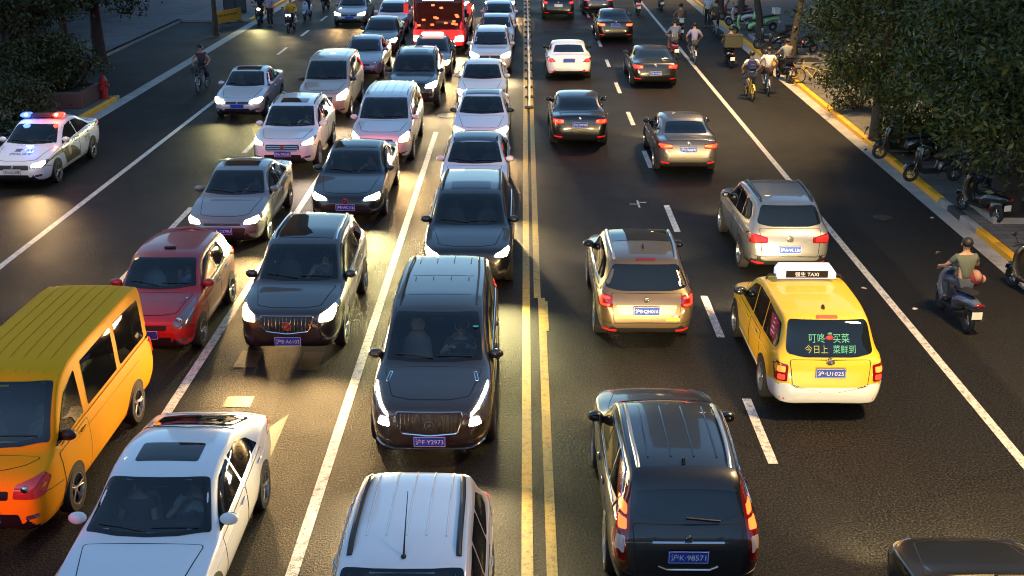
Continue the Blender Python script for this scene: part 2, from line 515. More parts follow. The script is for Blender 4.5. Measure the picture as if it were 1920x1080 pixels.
class Car:
    def __init__(s, sp):
        s.sp = sp
        s.k = dict(KIND[sp['kind']])
        s.k.update(sp.get('k', {}))
        s.L, s.W, s.H = sp['L'], sp['W'], sp['H']
        s.hz = s.H / s.k['H']
        s.fn = {q: pchip(s.k[q]) for q in ('zt', 'zs', 'z0', 'w', 'wr')}
        u, z = sp.get('an', (0, .25) if sp['dir'] < 0 else (1, .32))
        rz = (0 if sp['dir'] > 0 else pi) + R_(sp.get('yaw', 0))
        X, Y = at(*sp['px'], z)
        yl = s.y(u)
        s.loc = (X + sin(rz) * yl, Y - cos(rz) * yl, 0)
        s.rz = rz
        s.far = s.loc[1] > 48
        s.root = empty(sp.get('name', 'car'), s.loc, rz, sp['label'], sp.get('cat', 'car'), sp.get('group'))
        s.paint = sp['paint']
        s.body()

    def y(s, u):
        return s.L / 2 - u * s.L

    def z(s, q, u):
        return s.fn[q](u) * s.hz

    def hw(s, u):
        return s.fn['w'](u) * s.W / 2

    def half(s, u):
        w = s.hw(u)
        wr = s.fn['wr'](u) * s.W / 2
        z0, zs, zt = s.z('z0', u), s.z('zs', u), s.z('zt', u)
        zs = min(zs, zt - .015)
        zs = max(zs, z0 + .08)
        d = zt - zs
        t = min(max((d - .12) / .33, 0), 1)
        g = t * t * (3 - 2 * t)
        h = zs - z0
        low = [(0, z0), (.80 * w, z0), (.945 * w, z0 + .16 * h), (.995 * w, z0 + .46 * h), (.99 * w, z0 + .80 * h), (.955 * w, zs)]
        bon = [(.90 * w, zs + .40 * d), (.80 * w, zs + .66 * d), (.66 * w, zs + .82 * d), (.36 * w, zs + .96 * d), (0, zt)]
        ro = min(.10, d * .4)
        gre = [(.93 * w, zs + .02), (wr + .015, zt - ro), (wr - .075, zt - .032), (.5 * wr, zt - .006), (0, zt)]
        return low + [(a[0] * (1 - g) + b[0] * g, a[1] * (1 - g) + b[1] * g) for a, b in zip(bon, gre)]

    def body(s):
        sub = 2 if s.far else 4
        n = 40 if s.far else 84
        us = set(np.linspace(0, 1, n)) | {.002, .005, .01, .017, .026, .04, .055, .96, .968, .975, .982, .988, .993, .997}
        us = sorted(us)
        rings = []
        for u in us:
            P = s.half(u)
            P = [(-P[1][0], P[1][1])] + P + [(-P[-2][0], P[-2][1])]
            H = []
            for i in range(1, len(P) - 2):
                p0, p1, p2, p3 = (np.array(P[j]) for j in (i - 1, i, i + 1, i + 2))
                for q in range(sub):
                    t = q / sub
                    H.append(s.cr(p0, p1, p2, p3, t))
            H.append(np.array(P[-2]))
            yy = s.y(u)
            ring = [(p[0], yy, p[1]) for p in H] + [(-p[0], yy, p[1]) for p in H[-2:0:-1]]
            rings.append(ring)
        m = len(rings[0])
        mb = MB()
        vs = [p for r in rings for p in r]
        fs, mi = [], []
        clad = s.sp.get('clad', .07)
        for i in range(len(rings) - 1):
            for j in range(m):
                j2 = (j + 1) % m
                fs.append((i * m + j, i * m + j2, (i + 1) * m + j2, (i + 1) * m + j))
                zc = vs[i * m + j][2]
                mi.append(1 if zc < s.z('z0', us[i]) + clad - .001 else 0)
        for e, base in ((0, 0), (1, (len(rings) - 1) * m)):
            c = len(vs)
            zc = sum(vs[base + j][2] for j in range(m)) / m
            vs.append((0, vs[base][1], zc))
            for j in range(m):
                j2 = (j + 1) % m
                fs.append((base + j2, base + j, c) if e == 0 else (base + j, base + j2, c))
                mi.append(0)
        mb.v, mb.f, mb.m = vs, fs, mi
        s.obj = mb.build('body', [s.paint, PLASTIC], s.root, smooth=60)
        me = s.obj.data
        s.nv = [v.normal.copy() for v in me.vertices]
        s.vs = [Vector(v) for v in vs]
        s.fs = fs
        s.bvh = BVHTree.FromPolygons(s.vs, fs)

    @staticmethod
    def cr(p0, p1, p2, p3, t):
        k = .42
        m1, m2 = (p2 - p0) * k, (p3 - p1) * k
        t2, t3 = t * t, t * t * t
        return (2 * t3 - 3 * t2 + 1) * p1 + (t3 - 2 * t2 + t) * m1 + (-2 * t3 + 3 * t2) * p2 + (t3 - t2) * m2

    def hit(s, view, a, b):
        if view == 'T':
            o, d = Vector((a, b, 6)), Vector((0, 0, -1))
        elif view in 'LR':
            q = -1 if view == 'L' else 1
            o, d = Vector((q * 4, a, b)), Vector((-q, 0, 0))
        else:
            q = 1 if view == 'F' else -1
            o, d = Vector((a, q * 12, b)), Vector((0, -q, 0))
        loc, nor, fi, _ = s.bvh.ray_cast(o, d)
        if loc is None:
            q = o + d * ((o.length if view != 'T' else 6 - s.H) - (s.L / 2 if view in 'FB' else s.W / 2 if view in 'LR' else 0))
            loc, nor, fi, _ = s.bvh.find_nearest(q)
        f = s.fs[fi]
        n = Vector((0, 0, 0))
        for i in f:
            n += s.nv[i] / ((s.vs[i] - loc).length + 1e-4)
        n.normalize()
        return loc, n

    def patch(s, name, view, poly, m, off=.006, r=.04, step=None, rim=.012, parent=None, label=None, frit=False, seam=False):
        step = step or (.11 if s.far else .055)
        bd = round_poly(poly, r, step)
        c = Vector((0, 0))
        for p in bd:
            c += p
        c /= len(bd)
        rad = max((p - c).length for p in bd)
        nr = max(2, int(rad / (step * 1.6)))
        n = len(bd)
        vs, ns = [], []
        l, nn = s.hit(view, c.x, c.y)
        vs.append(l + nn * off)
        ns.append(nn)
        for k in range(1, nr + 1):
            for p in bd:
                q = c.lerp(p, k / nr)
                if seam and k == nr - 1:
                    q = p - (p - c).normalized() * .013
                l, nn = s.hit(view, q.x, q.y)
                vs.append(l + nn * off)
                ns.append(nn)
        for j in range(n):
            p = vs[1 + (nr - 1) * n + j]
            vs.append(p - ns[1 + (nr - 1) * n + j] * (off + rim))
            ns.append(ns[1 + (nr - 1) * n + j])
        fs = []
        for j in range(n):
            fs.append((0, 1 + j, 1 + (j + 1) % n))
        for k in range(nr):
            b0, b1 = 1 + k * n, 1 + (k + 1) * n
            for j in range(n):
                j2 = (j + 1) % n
                fs.append((b0 + j, b1 + j, b1 + j2, b0 + j2))
        # face the right way
        e1, e2 = vs[1] - vs[0], vs[1 + n // 4] - vs[0]
        if e1.cross(e2).dot(ns[0]) < 0:
            fs = [tuple(reversed(f)) for f in fs]
        mb = MB()
        mb.add(vs, fs)
        if frit or seam:
            mb.m = [1 if max(f) > (nr - 1) * n else 0 for f in fs]
        mb.n = ns
        o = mb.build(name, m, parent or s.root)
        if label:
            o['label'] = label
        return o

    def line(s, name, view, pts, rad, m, off=.0, n=6, parent=None, res=6, sx=1.0):
        P = []
        for i in range(len(pts) - 1):
            for k in range(res):
                t = k / res
                P.append((pts[i][0] * (1 - t) + pts[i + 1][0] * t, pts[i][1] * (1 - t) + pts[i + 1][1] * t))
        P.append(pts[-1])
        q = []
        for p in P:
            l, nn = s.hit(view, *p)
            q.append(l + nn * off)
        mb = MB()
        mb.tube(q, rad, n, sx=sx)
        return mb.build(name, m, parent or s.root)

    def lines(s, name, items, rad, m, off=0., n=5, parent=None):
        mb = MB()
        for view, pts, res in items:
            P = []
            for i in range(len(pts) - 1):
                for k in range(res):
                    t = k / res
                    P.append((pts[i][0] * (1 - t) + pts[i + 1][0] * t, pts[i][1] * (1 - t) + pts[i + 1][1] * t))
            P.append(pts[-1])
            q = []
            for p in P:
                l, nn = s.hit(view, *p)
                q.append(l + nn * off)
            mb.tube(q, rad, n)
        return mb.build(name, m, parent or s.root)

    def letters(s, name, view, txt, cx, cy, h, m, off=.012, parent=None, flip=1, squash=1.0):
        vs, fs, w = text_geo(txt, h)
        if not vs:
            return
        mb = MB()
        out = []
        for x, y in vs:
            l, nn = s.hit(view, cx + flip * x * squash, cy + (y if view != 'T' else y * flip))
            out.append(l + nn * off)
        mb.add(out, fs)
        return mb.build(name, m, parent or s.root, smooth=0)

    def side(s, poly, v):
        """(u, 'b'|'t'|None, z) -> (y, z) on the side"""
        return [(s.y(u), s.z('zs', u) + dz if q == 'b' else s.z('zt', u) - dz if q == 't' else dz * s.hz) for u, q, dz in poly]

    def plate(s, end, txt, z=None, style='blue'):
        z = z or (s.k['pf'] if end == 'F' else s.k['pr']) * s.hz
        q = 1 if end == 'F' else -1
        ys = [s.hit(end, x, z + dz)[0].y for x in (-.2, 0, .2) for dz in (-.06, .06)]
        yb = (max(ys) + .006) if q > 0 else (min(ys) - .006)
        mb = MB()
        mb.rbox((0, yb + q * .005, z), (.48, .014, .165), .006, 0)
        yf = yb + q * .0135
        for cx, cz, dx, dz in ((0, .074, .46, .005), (0, -.074, .46, .005), (-.228, 0, .005, .148), (.228, 0, .005, .148)):
            mb.box((cx, yf, z + cz), (dx, .002, dz), 1)
        if txt:
            vs, fs, w = text_geo(txt, .092)
            k = .41 / w if w else 1
            mb.add([(-q * x * k, yf + q * .002, z + y) for x, y in vs], fs, 1)
        return mb.build('number_plate', [PLATE_BLUE, WHITEP] if style == 'blue' else [PLATE_WHITE, BLACKP], s.root, smooth=0)

    def wheels(s):
        R = s.sp.get('R', s.k['wr_'] * 1.0)
        for u in s.k['ax']:
            for q in (-1, 1):
                x = q * (s.hw(u) - .10)
                yy = s.y(u)
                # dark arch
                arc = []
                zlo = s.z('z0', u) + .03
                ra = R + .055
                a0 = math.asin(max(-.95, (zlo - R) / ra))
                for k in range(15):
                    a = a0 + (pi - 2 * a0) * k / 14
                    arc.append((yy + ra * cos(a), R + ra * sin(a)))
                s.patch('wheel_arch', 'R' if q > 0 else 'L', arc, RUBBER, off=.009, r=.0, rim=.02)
                o = put('wheel', wheel_mesh(R), s.root, (x, yy, R), 0 if q > 0 else pi)
                put('rim', rim_mesh(R, s.sp.get('rim', 0)), o)

    def mirrors(s):
        u = s.k['uc'] + (.075 if s.sp['kind'] not in ('van', 'bus') else .075)
        m = s.sp.get('mirror') or s.paint
        for q in (-1, 1):
            zb = s.z('zs', u) + .10
            l, n = s.hit('R' if q > 0 else 'L', s.y(u), zb - .03)
            mb = MB()
            c = Vector((q * (abs(l.x) + .095), l.y + .01, zb + .02))
            mb.ell(c, (.115, .075, .078), 14, 8, 0)
            mb.tube([l, l.lerp(c, .8) - Vector((0, 0, .03))], .036, 6, 1)
            o = mb.build('wing_mirror', [m, PLASTIC], s.root)
            g = MB()
            g.lathe([(0.001, 0), (.09, 0), (.088, -.012)], axis='z', n=14)
            g.v = [(c.x + v[0], c.y - .066 + v[2] * .3, c.z + v[1] * .62) for v in g.v]
            g.build('mirror_glass', GLASS, o)

    def beam(s, on, e=1.0):
        for q in (-1, 1):
            if on in ('L', 'R') and (on == 'R') != (q > 0):
                continue
            d = bpy.data.lights.new('headlamp_beam', 'SPOT')
            hz = np.mean([p[1] for p in s.k['hl']]) * s.hz
            x = q * s.W / 2 * .72
            l, n = s.hit('F', x, hz)
            d.energy = BEAM_W * e * s.sp.get('beam', 1.0) * (.5 if s.loc[1] > 36 else 1) * (.6 if s.sp['dir'] > 0 else 1)
            d.color = BEAM[s.sp.get('hot', 'white')]
            d.spot_size = R_(105)
            d.spot_blend = 1.0
            d.shadow_soft_size = .05
            o = bpy.data.objects.new('headlamp_beam', d)
            COL.objects.link(o)
            o.parent = s.root
            o.location = l + Vector((0, .07, 0))
            o.rotation_euler = (R_(90 - (7 if s.sp['dir'] < 0 else 13)), 0, R_(q * -2))

    def cabin(s, wp):
        """open the body under the windscreen and furnish what shows through it"""
        c = sum((Vector(p) for p in wp), Vector((0, 0))) / len(wp)
        q = [c.lerp(Vector(p), .90) for p in wp]

        def inside(x, y):
            r = False
            for i in range(len(q)):
                a, b = q[i - 1], q[i]
                if (a.y > y) != (b.y > y) and x < (b.x - a.x) * (y - a.y) / (b.y - a.y) + a.x:
                    r = not r
            return r
        me = s.obj.data
        bm = bmesh.new()
        bm.from_mesh(me)
        dead = [f for f in bm.faces if f.normal.z > .1 and inside(*f.calc_center_median().xy)]
        bmesh.ops.delete(bm, geom=dead, context='FACES')
        bm.to_mesh(me)
        bm.free()
        k, hz, W = s.k, s.hz, s.W
        yc, yh = s.y(k['uc']), s.y(k['uh'])
        zc = s.z('zs', k['uc']) - .03
        ys = yh - .28 if s.sp['kind'] != 'van' else yh - .1
        s.seat_y, s.cowl_y, s.cowl_z = ys, yc, zc
        s.sit = zc - .42
        mb = MB()
        mb.rbox((0, yc - .34, zc - .10), (W * .76, .66, .16), .05)
        mb.rbox((-.37, yc - .52, zc + .01), (.36, .22, .10), .04)
        mb.build('dashboard', DASH, s.root)
        for x in (-.37, .37):
            mb = MB()
            mb.tube([(x, ys + .06, s.sit - .12), (x, ys, s.sit + .2), (x, ys - .10, s.sit + .46), (x, ys - .14, s.sit + .58)], [.09, .10, .09, .05], 10, sx=[2.5, 2.5, 2.4, 2.2])
            mb.tube([(x, ys - .13, s.sit + .60), (x, ys - .15, s.sit + .68), (x, ys - .16, s.sit + .80)], [.05, .07, .045], 10, sx=1.9)
            mb.rbox((x, ys + .28, s.sit - .12), (.48, .50, .14), .05)
            mb.build('seat', MATS.get(s.sp.get('seatm'), SEAT), s.root)
        mb = MB()
        C_ = Vector((-.37, yc - .70, zc + .02))
        u, v = Vector((1, 0, 0)), Vector((0, -.42, .9))
        ring = [C_ + u * (.185 * cos(2 * pi * i / 18)) + v * (.185 * sin(2 * pi * i / 18)) for i in range(19)]
        mb.tube(ring, .016, 6, cap=False)
        for a in (0, pi, -pi / 2):
            mb.tube([C_, C_ + u * .18 * cos(a) + v * .18 * sin(a)], .016, 6)
        mb.ell(C_, (.05, .05, .05), 10, 6)
        s.wheel_c = C_
        mb.build('steering_wheel', DASH, s.root)
        mb = MB()
        mb.rbox((0, yc - 1.5, s.sit - .24), (W * .80, 3.0, .04), .01)
        ur = (s.L / 2 - ys + .95) / s.L
        zr, wr = s.z('zt', ur) - .07, s.fn['wr'](ur) * W
        zs_ = s.z('zs', ur)
        mb.rbox((0, ys - .95, (s.sit - .22 + zs_) / 2), (s.hw(ur) * 1.8, .05, zs_ - s.sit + .22), .02)
        mb.rbox((0, ys - .955, (zs_ + zr) / 2 - .01), (wr * .9, .05, zr - zs_), .02)  # dark screen added behind the seats to block the tail lamp glow
        mb.build('cabin_floor_and_screen', FABRIC, s.root)
        l, n = s.hit('T', 0, yh + .12)
        mb = MB()
        mb.rbox(l - n * .07, (.24, .03, .06), .012)
        mb.build('rear_view_mirror', PLASTIC, s.root)

    def brake(s):
        d = bpy.data.lights.new('tail_lamp_light', 'AREA')
        d.shape = 'RECTANGLE'
        d.size, d.size_y = s.W * .75, .12
        d.energy = TAIL_W * s.sp.get('tailw', 1.0)
        d.color = (1, .06, .03)
        d.spread = R_(150)
        o = bpy.data.objects.new('tail_lamp_light', d)
        COL.objects.link(o)
        o.parent = s.root
        z = np.mean([p[1] for p in s.k['tl']]) * s.hz
        l = min((s.hit('B', x, z)[0].y for x in (0, .3)))
        o.location = (0, l - .06, z)
        o.rotation_euler = (R_(-90), 0, 0)
        o.visible_glossy = False

    def finish(s):
        sp, k, W = s.sp, s.k, s.W / 2
        hz = s.hz
        P = lambda poly, q=1: [(q * x * W, z * hz) for x, z in poly]
        yc, yh = s.y(k['uc']), s.y(k['uh'])
        bus = sp['kind'] == 'bus'
        # glass
        if bus:
            s.patch('windscreen', 'F', [(-.88 * W, 1.15), (-.90 * W, 2.68), (.90 * W, 2.68), (.88 * W, 1.15)], mat('glowing_bus_glass', (.012, .006, .006), .05, spec=.2, emit=(1, .16, .07), es=.007), .01, .08)  # faint red glow put into the glass for the lit interior
        else:
            wb = s.hw(k['uc']) * sp.get('wsb', .80)
            wt = s.fn['wr'](k['uh']) * W * sp.get('wst', .88)
            bow = .06 * s.L / 4.5
            yb = yc - .02
            wp = [(-wb, yb - .10), (-wb * .5, yb - .02), (0, yb), (wb * .5, yb - .02), (wb, yb - .10), (wt, yh - .03), (wt * .5, yh + bow * .25), (0, yh + bow * .4), (-wt * .5, yh + bow * .25), (-wt, yh - .03)]
            cabin = sp['dir'] < 0 and s.loc[1] < 44
            s.patch('windscreen', 'T', wp, [CLEAR, FRIT] if cabin else GLASS, .006, .05, frit=cabin)
            if cabin:
                s.cabin(wp)
            s.lines('wiper', [('T', [(.02, yb - .06), (wb * .8, yb - .16)], 5), ('T', [(-wb * .78, yb - .12), (-.04, yb - .10)], 5)], .011, PLASTIC, .02)
        for v in 'LR':
            for j, d in enumerate(k['dlo']):
                s.patch('side_window', v, s.side(d, v), GLASS_SIDE, .006, .03 if j != 2 else .05)
            a, b = k['dlo'][0][0], k['dlo'][-1][-1]
            if sp.get('trim', 0) and not bus:
                pts = [(s.y(u), s.z('zs', u) + .022) for u in np.linspace(a[0], b[0], 6)]
                if sp['trim'] == 2:
                    for d in (k['dlo'][-1][-2:0:-1] + [k['dlo'][0][1]]):
                        pts += s.side([(d[0] + (.012 if d[1] == 't' and d[2] < .2 else .006), d[1], d[2] - .02 if d[1] == 't' else d[2] + .02)], v)
                s.line('window_trim', v, pts, .012, CHROME, .006)
        if sp['dir'] > 0 or s.sp.get('rear', True):
            if k['rw'] == 'T':
                y0, y1 = s.y(k['ur'] + .012), s.y(k['ub'] - .006)
                w0, w1 = s.fn['wr'](k['ur']) * W * .83, s.hw(k['ub']) * .70
                s.patch('rear_window', 'T', [(-w0, y0), (w0, y0), (w1, y1 + .06), (w1 * .5, y1), (-w1 * .5, y1), (-w1, y1 + .06)], GLASS, .006, .06)
                if not s.far:
                    s.patch('boot_lid', 'T', [(-W * .70, s.y(k['ub'] + .012)), (W * .70, s.y(k['ub'] + .012)), (W * .64, s.y(.968)), (-W * .64, s.y(.968))], [s.paint, SEAM], .004, .06, seam=True)
            else:
                z0, z1 = k['rwz'][0] * hz, k['rwz'][1] * hz
                ws = sp.get('rww', (.74, .62))
                s.patch('rear_window', 'B', [(-ws[0] * W, z0 + .05), (-ws[1] * W, z1), (ws[1] * W, z1), (ws[0] * W, z0 + .05), (ws[0] * .6 * W, z0), (-ws[0] * .6 * W, z0)], sp.get('rwm', GLASS), .007, .07)
                if sp['dir'] > 0:
                    s.patch('tailgate', 'B', [(-.66 * W, .58 * hz), (-.72 * W, z0 - .03), (.72 * W, z0 - .03), (.66 * W, .58 * hz)], [s.paint, SEAM], .004, .05, seam=True)
        # panels
        if not bus and not s.far:
            u0 = .05
            s.patch('bonnet', 'T', [(-W * .62, s.y(u0 + .02)), (-W * .3, s.y(u0)), (W * .3, s.y(u0)), (W * .62, s.y(u0 + .02)), (W * .80, s.y(k['uc'] - .015)), (-W * .80, s.y(k['uc'] - .015))], [s.paint, SEAM], .004, .06, seam=True)
        if not bus:
            ax0, ax1 = k['ax']
            R = s.sp.get('R', k['wr_']) + .09
            zl = lambda u: s.z('z0', u) + .12
            f0 = k['dlo'][0][0][0] - .005
            f1 = k['dlo'][0][-1][0] + .004
            r1 = k['dlo'][1][-1][0] + .01
            ra = min(r1, ax1 - R / s.L * .75)
            for v in 'LR':
                d = [(s.y(f0 + .01), zl(f0)), (s.y(f0), s.z('zs', f0) - .03), (s.y(f1), s.z('zs', f1) - .03), (s.y(f1), zl(f1))]
                if sp.get('doors', 1) and not s.far:
                    o = s.patch('door', v, d, [s.paint, SEAM], .004, .04, seam=True)
                    s.handle(v, f1 - .045, o)
                    if sp['kind'] != 'van':
                        d = [(s.y(f1 + .004), zl(f1)), (s.y(f1 + .004), s.z('zs', f1) - .03), (s.y(r1), s.z('zs', r1) - .03), (s.y(ra + .02), s.z('zs', r1) - .25), (s.y(ra), zl(r1))]
                        o = s.patch('door', v, d, [s.paint, SEAM], .004, .04, seam=True)
                        s.handle(v, r1 - .05, o)
                else:
                    s.handle(v, f1 - .045, s.root)
                    s.handle(v, r1 - .05, s.root)
            if not s.far:
                hb = min(p[1] for p in k['hl']) * hz
                for v in 'LR':
                    ua = ax0 - (s.sp.get('R', k['wr_']) + .05) / s.L
                    s.lines('bumper_seam', [(v, [(s.y(.045), hb + .03), (s.y(ua), hb - .05)], 5)], .006, SEAM, .001)
                    ca = [(s.y(u), s.z('zs', u) - .155 - .02 * (u - .3)) for u in np.linspace(ax0 + .04, ax1 + .06, 9)]
                    s.lines('body_crease', [(v, ca, 2)], .008, s.paint, .0)
                uf = ax1 + .015
                s.patch('fuel_flap', 'R', [(s.y(uf) - .09, s.z('zs', uf) - .20), (s.y(uf) + .09, s.z('zs', uf) - .20), (s.y(uf) + .09, s.z('zs', uf) - .05), (s.y(uf) - .09, s.z('zs', uf) - .05)], [s.paint, SEAM], .004, .04, seam=True)
        # lamps
        on = sp.get('on')
        for q in (-1, 1):
            h = s.patch('headlight', 'F', P(k['hl'], q), MATS[sp['lens']] if sp.get('lens') else LENS, .008, .03, step=.04)
            lit = sp['dir'] < 0 and (on == 1 or on == 2 or (on == 'R' and q > 0) or (on == 'L' and q < 0))
            if lit:
                if 'hot_poly' in sp:
                    for po in sp['hot_poly']:
                        s.patch('lamp', 'F', P(po, q), HOT[sp.get('hot', 'white')], .016, .02, step=.03, parent=h)
                else:
                    c = np.mean([p for p in k['hl']], axis=0)
                    f_ = .98 if s.loc[1] > 36 else .78
                    po = [(c[0] + (x - c[0]) * f_ - .01, c[1] + (z - c[1]) * f_) for x, z in k['hl']]
                    s.patch('lamp', 'F', P(po, q), HOT[sp.get('hot', 'white')], .016, .03, step=.03, parent=h)
            elif sp['dir'] < 0:
                c = np.mean([p for p in k['hl']], axis=0)
                l, n = s.hit('F', q * (c[0] - .08) * W, c[1] * hz)
                mb = MB()
                mb.ell(l, (.055, .03, .055), 12, 6)
                mb.build('lamp', CHROME, h)
            if True:
                t = s.patch('tail_light', 'B', P(k['tl'], q), LENS_RED if sp.get('tail', 'red') != 'off' else LENS_RED, .008, .025, step=.04)
                for mm, po in sp.get('tl_hot', [('red', .62)]):
                    if not isinstance(po, list):
                        c = np.mean([p for p in k['tl']], axis=0)
                        po = [(c[0] + (x - c[0]) * po, c[1] + (z - c[1]) * po) for x, z in k['tl']]
                    s.patch('lamp', 'B', P(po, q), HOT[mm] if mm in HOT else MATS[mm], .014, .02, step=.03, rim=-.005, parent=t)
            if sp['dir'] < 0 and sp.get('fog', 1) and not s.far:
                s.patch('fog_lamp', 'F', [(q * W * x, z * hz) for x, z in sp.get('fog_poly', ((.66, k['lo'][0][1] + .06), (.68, k['lo'][0][1] + .12), (.84, k['lo'][0][1] + .13), (.84, k['lo'][0][1] + .07)))], sp.get('fogm', LENS), .008, .02)
        if on and on != 2:
            s.beam(on if on in ('L', 'R') else 1)
        if not bus:
            s.brake()
        if sp['dir'] < 0:
            g = s.patch('grille', 'F', P(k['gr']), PLASTIC, .007, sp.get('grr', .03))
            if sp.get('bars'):
                nb, mm = sp['bars']
                xs = np.linspace(min(p[0] for p in k['gr']), max(p[0] for p in k['gr']), nb + 2)[1:-1] * .96
                z0 = min(p[1] for p in k['gr'])
                z1 = max(p[1] for p in k['gr'])
                it = []
                for x in xs:
                    e = (abs(x) / .45) ** 2
                    it.append(('F', [(x * W, (z0 + (z1 - z0) * (.06 + .16 * e)) * hz), (x * W * 1.01, (z1 - .02) * hz)], 3))
                s.lines('grille_bars', it, .008, mm, .012, parent=g)
            if sp.get('grim'):
                pts = [(p.x, p.y) for p in round_poly(P(k['gr']), .05, .08)]
                pts.append(pts[0])
                s.line('grille_trim', 'F', pts, .013, CHROME, .009, parent=g, res=1)
            if sp.get('hbars'):
                z0 = min(p[1] for p in k['gr'])
                z1 = max(p[1] for p in k['gr'])
                w = max(p[0] for p in k['gr']) * .95
                s.lines('grille_bars', [('F', [(-w * W, (z0 + (z1 - z0) * t) * hz), (w * W, (z0 + (z1 - z0) * t) * hz)], 10) for t in sp['hbars']], .013, CHROME, .01, parent=g)
            if k.get('lo') and sp.get('lo', 1):
                s.patch('lower_grille', 'F', P(k['lo']), PLASTIC, .007, .03)
            if sp.get('badge', 1):
                s.badge('F', np.mean([p[1] for p in k['gr']]) * hz if sp.get('badge', 1) != 2 else sp['bz'], sp.get('badge_m', CHROME))
            s.plate('F', sp.get('plate', ''), sp.get('pz'), sp.get('pstyle', 'blue'))
        else:
            s.plate('B', sp.get('plate', ''), sp.get('pz'), sp.get('pstyle', 'blue'))
            if sp.get('badge', 1):
                s.badge('B', sp.get('bz', (k['pr'] + .16) * hz), CHROME)
            if sp.get('refl', 1):
                for q in (-1, 1):
                    s.patch('reflector', 'B', [(q * W * .60, .40 * hz), (q * W * .60, .435 * hz), (q * W * .86, .445 * hz), (q * W * .86, .41 * hz)], HOT['reddim'], .008, .012, step=.05)
            if not s.far and sp.get('bseam', 1):
                s.lines('bumper_seam', [('B', [(-.93 * W, .60 * hz), (-.6 * W, .565 * hz), (.6 * W, .565 * hz), (.93 * W, .60 * hz)], 6)], .006, PLASTIC, .001)
        s.wheels()
        if not bus:
            s.mirrors()
        # roof
        ur0, ur1 = k['uh'] + .02, k['ur'] - .03
        if sp.get('rails'):
            mm, rr, inset = sp['rails']
            for q in (-1, 1):
                pts = []
                for u in np.linspace(ur0 + .02, ur1 + .01, 12):
                    pts.append((q * (s.fn['wr'](u) * W - inset), s.y(u)))
                vs = []
                for i, p in enumerate(pts):
                    l, n = s.hit('T', *p)
                    vs.append(l + Vector((0, 0, .035 if 0 < i < 11 else -.005)))
                mb = MB()
                mb.tube(vs, rr, 8)
                mb.build('roof_rail', mm, s.root)
        if sp.get('sunroof'):
            a, b, ww = sp['sunroof']
            s.patch('sunroof', 'T', [(-ww * W, s.y(a)), (ww * W, s.y(a)), (ww * W, s.y(b)), (-ww * W, s.y(b))], sp.get('srm', GLASS_SIDE), .006, .05)
        if sp.get('ribs'):
            n, ww, a, b = sp['ribs']
            it = []
            for x in np.linspace(-ww, ww, n):
                it.append(('T', [(x * W, s.y(a)), (x * W, s.y(b))], 8))
            s.lines('roof_rib', it, .011, s.paint, .004)
        if sp.get('fin'):
            u = sp['fin']
            l, n = s.hit('T', 0, s.y(u))
            mb = MB()
            mb.tube([l + Vector((0, .06, 0)), l + Vector((0, 0, .03)), l + Vector((0, -.06, .06)), l + Vector((0, -.075, 0))], [.008, .018, .012, .02], 8)
            mb.build('antenna', PLASTIC, s.root)
        if sp.get('whip'):
            l, n = s.hit('T', 0, s.y(sp['whip']))
            mb = MB()
            mb.ell(l, (.03, .04, .025), 10, 6)
            mb.tube([l, l + Vector((0, -.20, .16)), l + Vector((0, -.62, .42))], [.012, .007, .004], 6)
            mb.build('antenna', PLASTIC, s.root)
        return s

    def handle(s, v, u, par):
        q = 1 if v == 'R' else -1
        z = s.z('zs', u) - .11
        l, n = s.hit(v, s.y(u), z)
        mb = MB()
        mb.rbox((l.x + q * .018, l.y, l.z), (.03, .20, .032), .012)
        mb.build('handle', CHROME if s.sp.get('chandle') else s.paint, par)

    def badge(s, v, z, m):
        l, n = s.hit(v, 0, z)
        q = 1 if v == 'F' else -1
        r = s.sp.get('br', .05)
        mb = MB()
        a = [(r * cos(t * pi / 8), r * sin(t * pi / 8)) for t in range(16)]
        for sc, o, mi in ((1, .02, 0), (.8, .026, 1)):
            c = len(mb.v)
            mb.v += [(l.x + x * sc, l.y + q * o, l.z + y * sc) for x, y in a] + [(l.x, l.y + q * (o + .006), l.z)] + [(l.x + x * sc, l.y - q * .02, l.z + y * sc) for x, y in a]
            for i in range(16):
                j = (i + 1) % 16
                mb.f += [(c + i, c + j, c + 16), (c + 17 + i, c + 17 + j, c + j, c + i)]
                mb.m += [mi, 0]
        k = s.sp.get('emblem', 'bars')
        if k == 'shields':
            for i, dx in enumerate((-.022, 0, .022)):
                mb.box((l.x + dx, l.y + q * .034, l.z - dx * .5), (.016, .006, .045), 0)
        elif k == 'bowtie':
            mb.box((l.x, l.y + q * .034, l.z), (.15, .006, .03), 0)
        elif k == 'h':
            for dx in (-.022, .022):
                mb.box((l.x + dx, l.y + q * .034, l.z), (.01, .006, .06), 0)
            mb.box((l.x, l.y + q * .034, l.z), (.04, .006, .01), 0)
        elif k == 'vw':
            for a0, b0 in (((-.03, .03), (0, -.005)), ((.03, .03), (0, -.005)), ((-.035, 0), (-.015, -.03)), ((.035, 0), (.015, -.03))):
                mb.tube([(l.x + a0[0], l.y + q * .032, l.z + a0[1]), (l.x + b0[0], l.y + q * .032, l.z + b0[1])], .005, 5)
        else:
            mb.ell((l.x, l.y + q * .03, l.z), (.03, .008, .018), 10, 6, 0)
        mb.build('badge', [m, s.sp.get('badge_f', DARKMETAL)], s.root)


